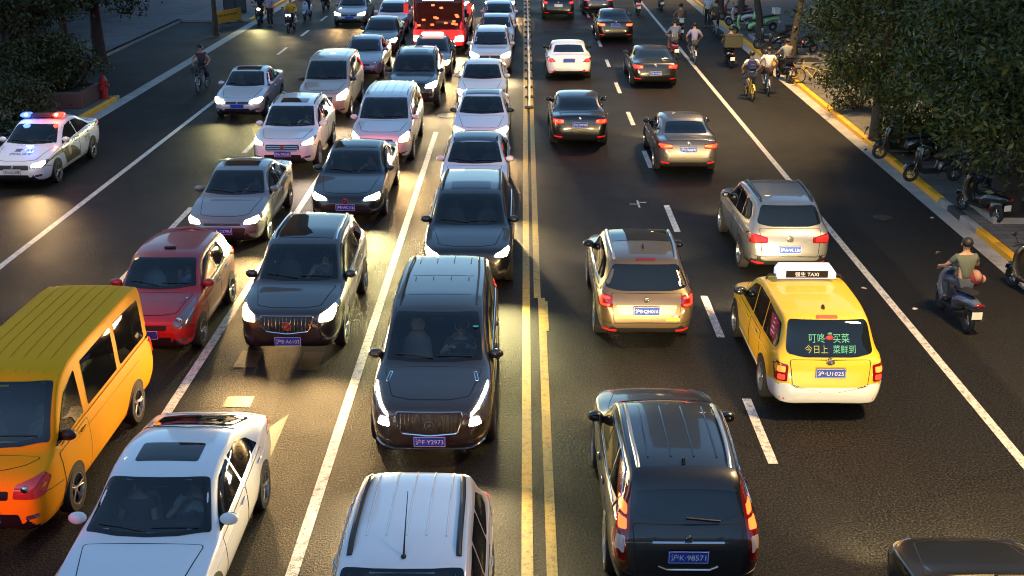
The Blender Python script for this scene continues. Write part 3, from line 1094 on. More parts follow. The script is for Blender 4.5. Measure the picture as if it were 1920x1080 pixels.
def wheel_mesh(R, c={}):
    k = round(R, 3)
    if k not in c:
        mb = MB()
        w = .205
        mb.lathe([(R * .66, -.09), (R * .93, -.09), (R, -.07), (R, .38 * w + .005), (R * .94, .5 * w + .005), (R * .70, .5 * w + .008), (R * .66, .40 * w)], axis='x', n=28)
        mb.v = [(v[0] - .0, v[1], v[2]) for v in mb.v]
        mb.lathe([(0.001, -.02), (R * .68, -.02)], axis='x', n=28)
        c[k] = mb.build('wheel', RUBBER, link=False)
    return c[k]


def rim_mesh(R, style=0, c={}):
    k = (round(R, 3), style)
    if k not in c:
        mb = MB()
        r = R * .68
        w = .205
        mb.lathe([(r, .05), (r, .5 * w + .006), (r * .93, .5 * w + .004), (r * .90, .06)], axis='x', n=28)
        mb.lathe([(.001, .09), (r * .2, .088), (r * .24, .06)], axis='x', n=16)
        ns = 5 if style != 2 else 10
        for i in range(ns):
            a = 2 * pi * i / ns
            for da in ((-.13, .13) if style == 1 else (0,)):
                p0 = (.075, r * .15 * cos(a), r * .15 * sin(a))
                p1 = (.092, r * .95 * cos(a + da), r * .95 * sin(a + da))
                mb.tube([p0, p1], [.026 if ns == 5 and style == 0 else .016, .020 if style == 0 else .013], 6)
        mb.lathe([(.001, .012), (r * .92, .012)], axis='x', n=24, mi=1)
        c[k] = mb.build('rim', [ALLOY, PLASTIC], link=False)
    return c[k]


mat('van_lens', (.55, .06, .05), .1, .3, 1.0)  # red glare on the clear lens is put into its colour
DASH = mat('dashboard', (.05, .05, .053), .6)
FABRIC = mat('cabin_fabric', (.012, .012, .013), .9)
SEAT = mat('seat_grey', (.06, .058, .055), .8)
mat('seat_tan', (.30, .25, .19), .7)
mat('seat_light', (.20, .20, .20), .7)
FRIT = mat('frit_band', (.006, .006, .007), .06, spec=.6)
CLEAR = bpy.data.materials.new('clear_glass')
CLEAR.use_nodes = True
_t = CLEAR.node_tree
_t.nodes.remove(_t.nodes['Principled BSDF'])
_f, _a, _b, _m = (_t.nodes.new(q) for q in ('ShaderNodeFresnel', 'ShaderNodeBsdfTransparent', 'ShaderNodeBsdfGlossy', 'ShaderNodeMixShader'))
_f.inputs['IOR'].default_value = 1.75
_a.inputs['Color'].default_value = (.78, .86, .88, 1)
_b.inputs['Roughness'].default_value = .02
_t.links.new(_f.outputs[0], _m.inputs[0])
_t.links.new(_a.outputs[0], _m.inputs[1])
_t.links.new(_b.outputs[0], _m.inputs[2])
_t.links.new(_m.outputs[0], _t.nodes['Material Output'].inputs['Surface'])
BEAM_W = 320.0
TAIL_W = 6.0


# ------------------------------------------------------------------ ground, road, kerbs, markings
def surf(name, col_a, col_b, scale, rough=(.5, .8), bump=.3, bscale=60, stains=True, streak=0.0, grain=0.0, tiles=0):
    m = bpy.data.materials.new(name)
    m.use_nodes = True
    t = m.node_tree
    N, Lk = t.nodes.new, t.links.new
    b = t.nodes['Principled BSDF']
    b.inputs['Specular IOR Level'].default_value = .3 if not grain else .11
    tc = N('ShaderNodeTexCoord')

    def noise(sc, det=6, ro=.6, vec=None):
        n = N('ShaderNodeTexNoise')
        n.inputs['Scale'].default_value = sc
        n.inputs['Detail'].default_value = det
        n.inputs['Roughness'].default_value = ro
        Lk(vec or tc.outputs['Object'], n.inputs['Vector'])
        return n.outputs['Fac']

    def ramp(v, a, c, lo=0, hi=1):
        r = N('ShaderNodeMapRange')
        r.inputs['From Min'].default_value, r.inputs['From Max'].default_value = a, c
        r.inputs['To Min'].default_value, r.inputs['To Max'].default_value = lo, hi
        Lk(v, r.inputs['Value'])
        return r.outputs[0]

    def mix(f, a, c, mode='MIX'):
        x = N('ShaderNodeMix')
        x.data_type = 'RGBA'
        x.blend_type = mode
        if isinstance(f, (int, float)):
            x.inputs[0].default_value = f
        else:
            Lk(f, x.inputs[0])
        for i, q in ((6, a), (7, c)):
            if isinstance(q, tuple):
                x.inputs[i].default_value = (*q, 1)
            else:
                Lk(q, x.inputs[i])
        return x.outputs[2]
    big = noise(scale, 8, .65)
    col = mix(ramp(big, .32, .68), col_a, col_b)
    if streak:
        mp = N('ShaderNodeMapping')
        mp.inputs['Scale'].default_value = (1.1, .05, 1)
        Lk(tc.outputs['Object'], mp.inputs['Vector'])
        st = noise(1.0, 5, .6, mp.outputs[0])
        col = mix(ramp(st, .42, .68, 0, streak), col, tuple(c * .45 for c in col_a))
    if tiles:
        bt = N('ShaderNodeTexBrick')
        bt.inputs['Scale'].default_value = 1.0
        bt.inputs['Mortar Size'].default_value = .012
        bt.inputs['Brick Width'].default_value = tiles
        bt.inputs['Row Height'].default_value = tiles * .5
        bt.inputs['Color1'].default_value = (1, 1, 1, 1)
        bt.inputs['Color2'].default_value = (.72, .72, .72, 1)
        bt.inputs['Mortar'].default_value = (.3, .3, .3, 1)
        Lk(tc.outputs['Object'], bt.inputs['Vector'])
        col = mix(1.0, col, bt.outputs['Color'], 'MULTIPLY')
    if stains:
        s1 = noise(.55, 9, .75)
        col = mix(ramp(s1, .56, .66, 0, .55), col, tuple(c * .55 for c in col_a))
        v = N('ShaderNodeTexVoronoi')
        v.inputs['Scale'].default_value = .33
        Lk(tc.outputs['Object'], v.inputs['Vector'])
        col = mix(ramp(v.outputs['Distance'], .03, .10, .5, 0), col, tuple(c * .4 for c in col_a))
    fine = noise(bscale, 3, .7)
    if grain:   # cracks, and darker repaired panels
        dn = N('ShaderNodeTexNoise')
        dn.inputs['Scale'].default_value = .9
        dn.inputs['Detail'].default_value = 6
        Lk(tc.outputs['Object'], dn.inputs['Vector'])
        va = N('ShaderNodeVectorMath')
        va.operation = 'MULTIPLY_ADD'
        va.inputs[1].default_value = (1.6, 1.6, 0)
        Lk(dn.outputs['Color'], va.inputs[0])
        Lk(tc.outputs['Object'], va.inputs[2])
        for sc_, wd, am in ((.16, .006, .85), (.42, .008, .5)):
            vo = N('ShaderNodeTexVoronoi')
            vo.feature = 'DISTANCE_TO_EDGE'
            vo.inputs['Scale'].default_value = sc_
            Lk(va.outputs[0], vo.inputs['Vector'])
            col = mix(ramp(vo.outputs['Distance'], wd * .5, wd * 1.6, am, 0), col, (.002, .002, .002))
        mp2 = N('ShaderNodeMapping')
        mp2.inputs['Scale'].default_value = (.29, .045, 1)
        Lk(tc.outputs['Object'], mp2.inputs['Vector'])
        vp = N('ShaderNodeTexVoronoi')
        vp.distance = 'CHEBYCHEV'
        vp.inputs['Scale'].default_value = 1.0
        Lk(mp2.outputs[0], vp.inputs['Vector'])
        sx = N('ShaderNodeSeparateColor')
        Lk(vp.outputs['Color'], sx.inputs[0])
        col = mix(ramp(sx.outputs[0], .60, .63, 0, .6), col, tuple(c * .5 for c in col_a))
        col = mix(ramp(sx.outputs[1], .70, .73, 0, .6), col, tuple(c * 1.5 for c in col_b))
    if grain:
        g2 = noise(bscale * 1.9, 2, .6)
        col = mix(ramp(fine, .46, .66, 0, grain), col, tuple(min(1, c * 4.5) for c in col_b))
        col = mix(ramp(g2, .36, .50, .75, 0), col, tuple(c * .25 for c in col_a))
    Lk(col, b.inputs['Base Color'])
    Lk(ramp(big, .3, .7, *rough), b.inputs['Roughness'])
    bp = N('ShaderNodeBump')
    bp.inputs['Strength'].default_value = bump
    bp.inputs['Distance'].default_value = .02 if not grain else .05
    Lk(fine, bp.inputs['Height'])
    Lk(bp.outputs[0], b.inputs['Normal'])
    return m


def worn(name, col, under, lo=.40, hi=.62, rough=.55, sc=9):
    """road paint with worn through patches"""
    m = bpy.data.materials.new(name)
    m.use_nodes = True
    t = m.node_tree
    b = t.nodes['Principled BSDF']
    tc = t.nodes.new('ShaderNodeTexCoord')
    out = []
    for s_, d in ((sc, 8), (55, 3)):
        n = t.nodes.new('ShaderNodeTexNoise')
        n.inputs['Scale'].default_value = s_
        n.inputs['Detail'].default_value = d
        n.inputs['Roughness'].default_value = .7
        t.links.new(tc.outputs['Object'], n.inputs['Vector'])
        out.append(n.outputs['Fac'])
    ad = t.nodes.new('ShaderNodeMath')
    ad.operation = 'MULTIPLY_ADD'
    ad.inputs[1].default_value = .45
    t.links.new(out[1], ad.inputs[0])
    sc2 = t.nodes.new('ShaderNodeMath')
    sc2.operation = 'MULTIPLY'
    sc2.inputs[1].default_value = .6
    t.links.new(out[0], sc2.inputs[0])
    t.links.new(sc2.outputs[0], ad.inputs[2])
    r = t.nodes.new('ShaderNodeMapRange')
    r.inputs['From Min'].default_value = lo
    r.inputs['From Max'].default_value = hi
    t.links.new(ad.outputs[0], r.inputs['Value'])
    mx = t.nodes.new('ShaderNodeMix')
    mx.data_type = 'RGBA'
    mx.inputs[6].default_value = (*under, 1)
    mx.inputs[7].default_value = (*col, 1)
    t.links.new(r.outputs[0], mx.inputs[0])
    t.links.new(mx.outputs[2], b.inputs['Base Color'])
    b.inputs['Roughness'].default_value = rough
    bp = t.nodes.new('ShaderNodeBump')
    bp.inputs['Strength'].default_value = .35
    bp.inputs['Distance'].default_value = .012
    t.links.new(out[1], bp.inputs['Height'])
    t.links.new(bp.outputs[0], b.inputs['Normal'])
    return m


ASPH = surf('asphalt', (.0042, .0043, .0046), (.0125, .0123, .0120), .35, (.5, .7), 0.42, 30, True, .55, .7)
ASPH2 = surf("driveway_asphalt", (.006, .0075, .009), (.011, .013, .015), .3, (.6, .8), .4, 50, True)
PAVE = surf('paving', (.10, .098, .095), (.17, .165, .155), .5, (.6, .85), .3, 30, True, tiles=.6)
PLAZA = surf('plaza_paving', (.09, .09, .10), (.14, .135, .14), .4, (.6, .85), .25, 30, True, tiles=1.0)
EARTH = surf('earth', (.035, .028, .02), (.06, .05, .035), .8, (.8, .95), .8, 20, False)
GUTTER = surf('gutter_concrete', (.26, .25, .23), (.40, .385, .36), 1.4, (.6, .8), .3, 40, True)
KERBC = surf('kerb_stone', (.22, .21, .20), (.34, .33, .31), 1.2, (.6, .8), .3, 40, False)
YEL = worn('yellow_paint', (.38, .25, .015), (.05, .04, .02), .40, .54)
KYEL = worn('kerb_yellow', (.72, .36, .015), (.20, .14, .06), .30, .46)
WHT = worn('white_road_paint', (.55, .55, .53), (.06, .06, .06), .42, .54)
STEEL = mat('galvanised_steel', (.45, .45, .46), .4, .8)
WHITEST = mat('white_steel', (.62, .62, .63), .4)
BLACKST = mat('black_steel', (.02, .02, .022), .45)


def sheet(name, x0, x1, y0, y1, z, m, ny=1):
    mb = MB()
    for k in range(ny):
        a, b = y0 + (y1 - y0) * k / ny, y0 + (y1 - y0) * (k + 1) / ny
        mb.add([(x0, a, z), (x1, a, z), (x1, b, z), (x0, b, z)], [(0, 1, 2, 3)])
    o = mb.build(name, m, smooth=0)
    o['kind'] = 'structure'
    return o


KR = 10.92        # kerb line on the right
KL = -15.28       # kerb line on the left
sheet('ground', -600, 600, -300, 900, -.03, EARTH)
sheet('road', KL, KR, -40, 500, 0, ASPH)

# gutter strips of pale concrete
for nm, x0, x1 in (('gutter_strip', KR - .40, KR - .005), ('gutter_strip', KL + .005, KL + .48)):
    sheet(nm, x0, x1, -40, 300, .004, GUTTER)


def kerb(x, side, y0, y1, m, w=.20, h=.15):
    mb = MB()
    xc = x + side * w / 2
    n = max(1, round((y1 - y0) / 1.0))
    for k in range(n):
        a, b = y0 + (y1 - y0) * k / n, y0 + (y1 - y0) * (k + 1) / n
        mb.rbox((xc, (a + b) / 2, h / 2 - .01), (w, (b - a) - .008, h + .02), .018)
    o = mb.build('kerb', m)
    o['kind'] = 'structure'


# right kerb: yellow, with a run of bare stone and one dark stone
kerb(KR, 1, 10, 24.7, KYEL)
kerb(KR, 1, 24.7, 26.9, KYEL)
kerb(KR, 1, 26.9, 28.0, KERBC)
kerb(KR, 1, 28.0, 28.9, mat('dark_stone', (.03, .03, .032), .7, noise=.3))
kerb(KR, 1, 28.9, 29.6, KERBC)
kerb(KR, 1, 29.6, 54.0, KYEL)
kerb(KR, 1, 54.0, 62.0, KYEL)
kerb(KR, 1, 62.0, 200, KYEL)
kerb(KL, -1, 10, 43.6, KYEL)
kerb(KL, -1, 66.0, 200, KYEL)
kerb(-19.2, -1, 43.5, 66, KERBC)
mbk = MB()
for k in range(4):
    mbk.rbox((-18.7 + .98 * k, 66.1, .065), (.97, .2, .17), .018)
    mbk.rbox((-18.7 + .98 * k, 43.4, .065), (.97, .2, .17), .018)
o = mbk.build('kerb', KERBC)
o['kind'] = 'structure'
# pavements
sheet('pavement', KR + .205, 60, -40, 300, .145, PAVE)
sheet('pavement', -17.6, KL - .205, -40, 43.5, .145, PAVE)
# slip road and paved forecourt on the left
sheet('driveway', -19.2, KL - .005, 43.5, 66, .004, ASPH2)
mbp = MB()
A_ = [at(235, 170), at(300, 78), at(395, 30), at(398, 52)]
sheet('plaza', -90, -19.2, -40, 300, .15, PLAZA)
sheet('plaza', -19.2, -17.6, -40, 43.5, .147, PLAZA)
sheet('pavement', -19.2, KL - .205, 66, 300, .146, PAVE)


def marks(name, rects, m, z=.006):
    mb = MB()
    for (x, y0, y1, w) in rects:
        n = max(1, int((y1 - y0) / 1.5))
        for k in range(n):
            a, b = y0 + (y1 - y0) * k / n, y0 + (y1 - y0) * (k + 1) / n
            mb.add([(x - w / 2, a, z), (x + w / 2, a, z), (x + w / 2, b, z), (x - w / 2, b, z)], [(0, 1, 2, 3)])
    o = mb.build(name, m, smooth=0)
    o['kind'] = 'structure'
    return o


marks('yellow_centre_line', [(.07, 2, 300, .15)], YEL)
marks('yellow_centre_line', [(.385, 2, 22.4, .14), (.30, 22.4, 300, .14)], YEL)
marks('yellow_centre_line_patch', [(.455, 20.6, 22.2, .10)], YEL, .010)
marks('white_lane_line', [(-2.90, 2, 38, .16)], WHT)
marks('white_lane_line', [(-5.80, 8, 36, .16)], WHT)
marks('white_lane_line', [(-8.62, 20, 29, .15), (-8.62, 35, 37, .15)], WHT)
marks('white_edge_line', [(-11.60, 8, 43.5, .16)], WHT)
marks('white_lane_dashes', [(-11.45, 54.4 + 6.1 * k, 56.6 + 6.1 * k, .15) for k in range(8)], WHT)
marks('white_edge_line', [(7.50, 2, 120, .16)], WHT)
ds = []
for a, b in (((1450, 870), (1389, 748)), ((1345, 633), (1312, 555)), ((1262, 435), (1240, 385)), ((1213, 315), (1197, 283)), ((1182, 235), (1170, 210)), ((1156, 175), (1145, 155)), ((1137, 126), (1128, 112)), ((1121, 88), (1114, 75)), ((1108, 58), (1102, 47)), ((1097, 33), (1092, 22))):
    (x0, y0), (x1, y1) = at(*a), at(*b)
    ds.append((3.75, y0, y1, .15))
marks('white_lane_dashes', ds + [(3.75, y0 + 6, y0 + 8, .15)], WHT)
# survey marks
x, y = at(1197, 383)
marks('survey_mark', [(x, y - .35, y + .35, .05), (x - .12, y - .03, y + .03, .22), (x + .12, y + .14, y + .2, .2)], WHT)


def arrow(x, y, m):
    """lane arrow pointing towards the viewer"""
    mb = MB()
    z = .007
    mb.add([(x - .08, y, z), (x + .08, y, z), (x + .08, y + 3.0, z), (x - .08, y + 3.0, z)], [(0, 1, 2, 3)])
    mb.add([(x - .30, y, z), (x, y - 1.9, z), (x + .30, y, z)], [(0, 1, 2)])
    o = mb.build('yellow_lane_arrow', m, smooth=0)
    o['kind'] = 'structure'


mb = MB()
for P_ in ([(-3.80, 17.0), (-4.30, 15.9), (-4.05, 15.2), (-3.80, 14.2)], [(-4.0, 19.55), (-4.0, 18.75), (-3.62, 18.75), (-3.62, 19.55)], [(-5.15, 19.6), (-5.15, 18.85), (-4.75, 18.85), (-4.75, 19.6)], [(-4.95, 17.65), (-4.95, 17.25), (-4.5, 17.25), (-4.5, 17.65)]):
    mb.add([(x, y, .007) for x, y in P_], [(0, 1, 2, 3)])
o = mb.build('yellow_lane_marking', worn('marking_yellow', (.060, .028, .0006), (.010, .008, .005), .44, .56), smooth=0)
o['kind'] = 'structure'
# manhole covers
for px, py, r in ((841, 217, .42), (1655, 408, .24)):
    x, y = at(px, py)
    mb = MB()
    mb.lathe([(.001, .012), (r * .86, .012), (r * .88, .004), (r, .008), (r, 0)], (x, y, .004), n=24)
    for k in range(-3, 4):
        mb.box((x + k * r * .22, y, .019), (.03, r * 1.2, .008))
    o = mb.build('manhole_cover', mat('cast_iron', (.05, .045, .04), .5, .4, noise=.3), smooth=30)
    tag(o, 'round iron manhole cover in the road beside a white car' if r > .3 else 'small iron cover set in the road by the right kerb', 'manhole cover')


# tree pits with pale stone edging on the right pavement
def pit(x, y, w, d):
    mb = MB()
    for cx, cy, dx, dy in ((x - w / 2, y, .12, d), (x + w / 2, y, .12, d), (x, y - d / 2 + .06, w - .125, .12), (x, y + d / 2 - .06, w - .125, .12)):
        mb.rbox((cx, cy, .20), (dx, dy, .16), .015)
    o = mb.build('tree_pit_edging', KERBC)
    o['kind'] = 'structure'
    sheet('tree_pit_soil', x - w / 2 + .05, x + w / 2 - .05, y - d / 2 + .05, y + d / 2 - .05, .20, EARTH)


PITS = [at(1895, 398, .15), at(1640, 262, .15), at(1483, 116, .15), at(1425, 73, .15), at(1388, 40, .15), at(1350, 22, .15)]
for x, y in PITS:
    pit(max(x, KR + 1.25) + .1, y, 1.7, 2.0)


# ------------------------------------------------------------------ street lamps that light the road
def street_lamp(x, y, h, armx, label, e=900, col=(1, .62, .22)):
    r = empty('street_lamp', (x, y, .14), 0, label, 'street lamp', 'street lamps along the road')
    mb = MB()
    mb.tube([(0, 0, 0), (0, 0, .8), (0, 0, .82), (0, 0, h)], [.13, .13, .085, .055], 12)
    mb.build('pole', DARKMETAL, r)
    mb = MB()
    mb.tube([(0, 0, h - .05), (armx * .3, 0, h + .35), (armx, 0, h + .45)], [.05, .04, .035], 8)
    mb.build('arm', DARKMETAL, r)
    mb = MB()
    mb.rbox((armx * 1.12, 0, h + .45), (.75, .32, .14), .05)
    hd = mb.build('lamp_head', DARKMETAL, r)
    mb = MB()
    mb.rbox((armx * 1.12, 0, h + .365), (.60, .25, .03), .01)
    mb.build('lamp_glass', mat('sodium_glow', (1, .7, .3), .3, emit=(1, .62, .22), es=30), hd)
    d = bpy.data.lights.new('street_lamp_light', 'SPOT')
    d.energy = e
    d.color = col
    d.spot_size = R_(114)
    d.spot_blend = .8
    d.shadow_soft_size = .8
    o = bpy.data.objects.new('street_lamp_light', d)
    COL.objects.link(o)
    o.parent = r
    o.location = (armx * 1.12, 0, h + .32)


LAMP_E = 5400
street_lamp(12.9, 44, 10.5, -3.6, 'tall street lamp rising out of the dense tree on the right pavement', LAMP_E)
street_lamp(12.6, 15.5, 10.5, -3.0, 'tall street lamp at the near end of the right pavement', LAMP_E * .75)
street_lamp(12.4, 84, 9.4, -1.8, 'tall street lamp far up the right pavement', LAMP_E * .5)
street_lamp(-16.2, 27.5, 9.4, 2.2, 'tall street lamp on the left pavement near the police car', LAMP_E * .10)
street_lamp(-16.2, 84, 9.4, 2.2, 'tall street lamp far up the left pavement', LAMP_E * .25)

# ------------------------------------------------------------------ median fence
x0 = .215
fr = empty('median_fence', (x0, 42, 0), 0, 'low white steel fence between the yellow centre lines', 'fence')
fr.rotation_euler = (0, 0, .0002)
mb = MB()
for z in (.22, .55, .88):
    mb.box((0, 25, z), (.035, 50, .04))
for k in range(250):
    mb.box((0, .2 * k, .55), (.016, .016, .66))
mb.build('railing', WHITEST, fr, smooth=0)
for k in range(26):
    mb = MB()
    mb.rbox((0, 2.0 * k, .5), (.07, .07, 1.0), .01)
    mb.ell((0, 2.0 * k, 1.02), (.05, .05, .05), 8, 6)
    mb.rbox((0, 2.0 * k, .05), (.34, .22, .09), .03, 1)
    mb.build('post', [WHITEST, BLACKST], fr)


# ------------------------------------------------------------------ buildings behind the trees
def building(name, x0, x1, y0, y1, h, m, label, cat, face, lit=None, lit_m=None):
    r = empty(name, ((x0 + x1) / 2, (y0 + y1) / 2, .14), 0, label, cat)
    hx, hy = (x1 - x0) / 2, (y1 - y0) / 2
    mb = MB()
    mb.box((0, 0, h / 2), (2 * hx, 2 * hy, h))
    mb.build('wall', m, r, smooth=0)
    mb = MB()
    mb.box((0, 0, h + .2), (2 * hx + .6, 2 * hy + .6, .4))
    mb.build('roof', DARKMETAL, r, smooth=0)
    xs = face * hx
    n = int((y1 - y0) / 4)
    for fl in range(int(h / 3.4) if h < 15 else 0):
        for k in range(n):
            yy = -hy + (k + .5) * 2 * hy / n
            if lit and fl == 0:
                continue
            mb = MB()
            mb.box((xs + face * .02, yy, 1.9 + fl * 3.4), (.06, 1.9, 1.6))
            w = mb.build('window', GLASS_SIDE, r, smooth=0)
            mb = MB()
            for dy in (-.98, 0, .98):
                mb.box((xs + face * .06, yy + dy, 1.9 + fl * 3.4), (.06, .08, 1.7))
            for dz in (-.84, .84):
                mb.box((xs + face * .06, yy, 1.9 + fl * 3.4 + dz), (.065, 2.04, .08))
            mb.build('frame', DARKMETAL, w, smooth=0)
    for (ya, yb, za, zb) in lit or ():
        mb = MB()
        mb.box((xs + face * .05, (ya + yb) / 2 - (y0 + y1) / 2, (za + zb) / 2), (.1, yb - ya, zb - za))
        s_ = mb.build('shop_window', lit_m, r, smooth=0)
        mb = MB()
        k = int((yb - ya) / 1.6) + 1
        for q in range(k + 1):
            mb.box((xs + face * .12, ya + (yb - ya) * q / k - (y0 + y1) / 2, (za + zb) / 2), (.08, .09, zb - za))
        mb.build('frame', DARKMETAL, s_, smooth=0)
    return r


SHOPM = mat('lit_shop', (.6, .42, .12), .6, emit=(1, .58, .13), es=.3, noise=.25, nscale=1.3)
STUCCO = mat('stucco', (.16, .145, .13), .85, noise=.2, nscale=1.2, bump=.2)
BRICK = mat('dark_brick', (.10, .07, .055), .85, noise=.3, nscale=3, bump=.3)
building('shop_building', 24.0, 36, 30, 62, 13, STUCCO, 'shop building with a lit yellow front behind the right trees', 'building', -1, [(40, 58, .6, 3.6)], SHOPM)
building('office_building', 26.0, 40, 66, 130, 24, BRICK, 'tall dark building far behind the right hand trees', 'building', -1)
building('dark_building', -60, -42, 46, 130, 15, BRICK, 'dark building across the forecourt at upper left', 'building', 1)

building('added_brick_building', 19.0, 34, -90, 22, 20, BRICK, 'unseen tall brick building added beside the near end of the right pavement', 'building', -1)  # these three unseen buildings are added to block the low warm sky
building('added_stucco_building', -52, -36, -90, 28, 17, STUCCO, 'unseen pale building added beside the near end of the left forecourt', 'building', 1)
building('added_end_building', -34, 30, -150, -130, 34, STUCCO, 'unseen tall building added to close off low sky behind the footbridge', 'building', 1)
# the footbridge the picture is taken from
r = empty('footbridge', (-2.2, -3.0, 0), 0, 'concrete footbridge spanning the road where the view is taken', 'footbridge')
mb = MB()
mb.rbox((0, 0, 6.15), (34, 4.4, .9), .05)
mb.build('deck', KERBC, r)
for q in (-1, 1):
    mb = MB()
    mb.rbox((0, q * 2.1, 7.05), (34, .12, .9), .03)
    mb.build('parapet', KERBC, r)
    mb = MB()
    mb.tube([(-17, q * 2.1, 7.58), (17, q * 2.1, 7.58)], .04, 8)
    mb.build('handrail', STEEL, r)
    mb = MB()
    mb.tube([(q * 15.2, 0, .1), (q * 15.2, 0, 5.72)], .45, 14)
    mb.build('pier', KERBC, r)


for i, (x0, x1, y0, y1, h, lab) in enumerate(((-66, -44, 200, 225, 112, 'slim unseen tower added left of the road to darken roof reflections'), (16, 40, 190, 215, 118, 'tall unseen tower added right of the road to darken roof reflections'), (40.5, 58, 190, 215, 84, 'lower unseen tower added against the tall one for roof reflections'))):
    building('reflection_tower', x0, x1, y0, y1, h, STUCCO if i % 2 else BRICK, lab, 'building', -1 if x0 > 0 else 1)  # unseen towers, added so that car roofs reflect dark shapes


# ------------------------------------------------------------------ the vehicles
WHITE = paint('paint_white', (.80, .81, .83))
PEARL = paint('paint_pearl', (.74, .72, .73))
SILVER = paint('paint_silver', (.25, .255, .26), .6)
SILVERW = paint('paint_pale_silver', (.58, .58, .58), .3)
BLUEGREY = paint('paint_blue_grey', (.20, .23, .27), .5)
GREYC = paint('paint_grey', (.17, .175, .185), .5)
BROWN = paint('paint_brown', (.050, .041, .036), .5)
BROWN2 = paint('paint_dark_brown', (.042, .036, .033), .5)
TAUPE = paint('paint_taupe', (.15, .125, .105), .5)
GOLD = paint('paint_bronze', (.17, .115, .06), .55)
BEIGE = paint('paint_beige', (.36, .32, .25), .3)
BLACKC = paint('paint_black', (.006, .006, .0065), 0, .3, .7)
DKBLUE = paint('paint_dark_blue', (.012, .018, .06))
CHAR = paint('paint_charcoal', (.018, .019, .021), .3)
RED = paint('paint_red', (.32, .004, .008), .1, .35, .6)
TAXIY = paint('paint_taxi_yellow', (.70, .43, .004), 0, .4, .4)
VANY = paint('paint_van_yellow', (.88, .38, .001), 0, .62, 0, .08)
BUSRED = paint('paint_bus_red', (.78, .06, .06))
ONG = 'oncoming cars queued in the left hand lanes'
AWG = 'cars driving away in the right hand lanes'


def C(**k):
    k.setdefault('group', ONG if k['dir'] < 0 else AWG)
    return Car(k).finish()


RSL = lambda m=CHROME, r=.019, i=.07: (m, r, i)

# --- first lane left of the yellow lines, near to far
c = C(kind='suv', L=4.5, W=1.80, H=1.66, dir=-1, px=(787, 874), an=(.90, 1.57), paint=WHITE, mirror=WHITE, on=1, hot='white',
      label='white estate car with black roof rails and whip antenna at the bottom edge', rails=(PLASTIC, .032, .10), whip=.455, ribs=(5, .48, .53, .86), plate='沪A·1H826', wst=.93, clad=.1)
GL = c = C(kind='mpv', seatm='seat_tan', L=5.2, W=1.88, H=1.79, dir=-1, px=(806, 848), paint=BROWN2, on=1, hot='white', plate='沪F·Y2973', pz=.43, trim=1, bars=(15, BARS), grim=1, grr=.06,
      label='dark brown minivan with a wide chrome slatted grille and plate F Y2973', emblem='shields', br=.075, bz=.70, badge=2, beam=1.0,
      k=dict(hl=[(.60, .66), (.64, .84), (.90, 1.05), (.955, .94), (.92, .68)], gr=[(-.44, .56), (-.53, .82), (-.50, .87), (.50, .87), (.53, .82), (.44, .56), (0, .52)], lo=[(-.60, .27), (-.56, .33), (.56, .33), (.60, .27)]),
      hot_poly=[[(.62, .67), (.64, .79), (.76, .80), (.80, .68)], [(.635, .80), (.65, .85), (.89, 1.04), (.905, 1.0)]],
      fog_poly=((.60, .40), (.60, .44), (.88, .50), (.88, .45)), fogm=CHROME, rails=(DARKMETAL, .016, .12))
for a, b in ((.50, .61), (.67, .79)):
    c.patch('sunroof', 'T', [(-.56 * .94, c.y(a)), (.56 * .94, c.y(a)), (.56 * .94, c.y(b)), (-.56 * .94, c.y(b))], BROWN2, .004, .08)
c.lines('roof_rib', [('T', [(x, c.y(a)), (x, c.y(b))], 3) for x in (-.45, -.15, .15, .45) for a, b in ((.625, .655), (.805, .90))], .009, BROWN2, .003)
c.lines('bumper_trim', [('F', [(-.80, .36), (-.5, .30), (0, .285), (.5, .30), (.80, .36)], 5)], .014, CHROME, .008)
for q in (-1, 1):
    c.lines('bonnet_vent', [('T', [(q * .66, c.y(.19)), (q * .70, c.y(.145)), (q * .66, c.y(.145)), (q * .62, c.y(.188)), (q * .66, c.y(.19))], 2)], .008, CHROME, .008)
mb = MB()
l, n_ = c.hit('T', -.62, c.y(.345))
mb.ell(l + n_ * .012, (.05, .05, .006), 14, 4)
mb.build('windscreen_sticker', mat('green_sticker', (.02, .42, .25), .5), c.root)

c = C(kind='suv', L=4.85, W=1.9, H=1.70, dir=-1, px=(876, 468), an=(.06, .88), paint=BLACKC, on=1, hot='green', plate='沪A·GB719', rails=(DARKMETAL, .02, .08), trim=1, sunroof=(.47, .56, .46),
      label='black car with pale yellow headlamps close behind the brown minivan', k=dict(hl=[(.56, .78), (.60, .85), (.94, .95), (.965, .88), (.88, .76)]), beam=1.2)
c = C(kind='sedan', L=4.75, W=1.82, H=1.48, dir=-1, px=(890, 308), an=(.285, .955), paint=PEARL, on=1, hot='white', plate='沪B·5K021',
      label='white saloon with a black glass roof', mirror=PEARL)
c.patch('sunroof', 'T', [(-.60, c.y(.452)), (.60, c.y(.452)), (.57, c.y(.70)), (-.57, c.y(.70))], GLASS, .006, .06)
C(kind='sedan', L=4.6, W=1.79, H=1.47, dir=-1, px=(903, 214), an=(.285, .955), paint=PEARL, on=1, hot='warm', mirror=BLACKC, plate='沪C·R7713', sunroof=(.48, .70, .60), srm=GLASS,
  label='white saloon with black mirrors and a wide glass sunroof')
C(kind='sedan', L=4.7, W=1.80, H=1.46, dir=-1, px=(904, 148), an=(.285, .955), paint=SILVERW, on='R', hot='white', plate='',
  label='pale silver saloon with only one bright headlamp showing')
C(kind='suv', L=4.7, W=1.82, H=1.64, dir=-1, px=(920, 85), an=(.26, 1.07), paint=SILVERW, on=1, hot='white', plate='', bars=(10, BARS), grim=1, rails=RSL(),
  label='silver car with a chrome slatted grille beside the end of the median fence')
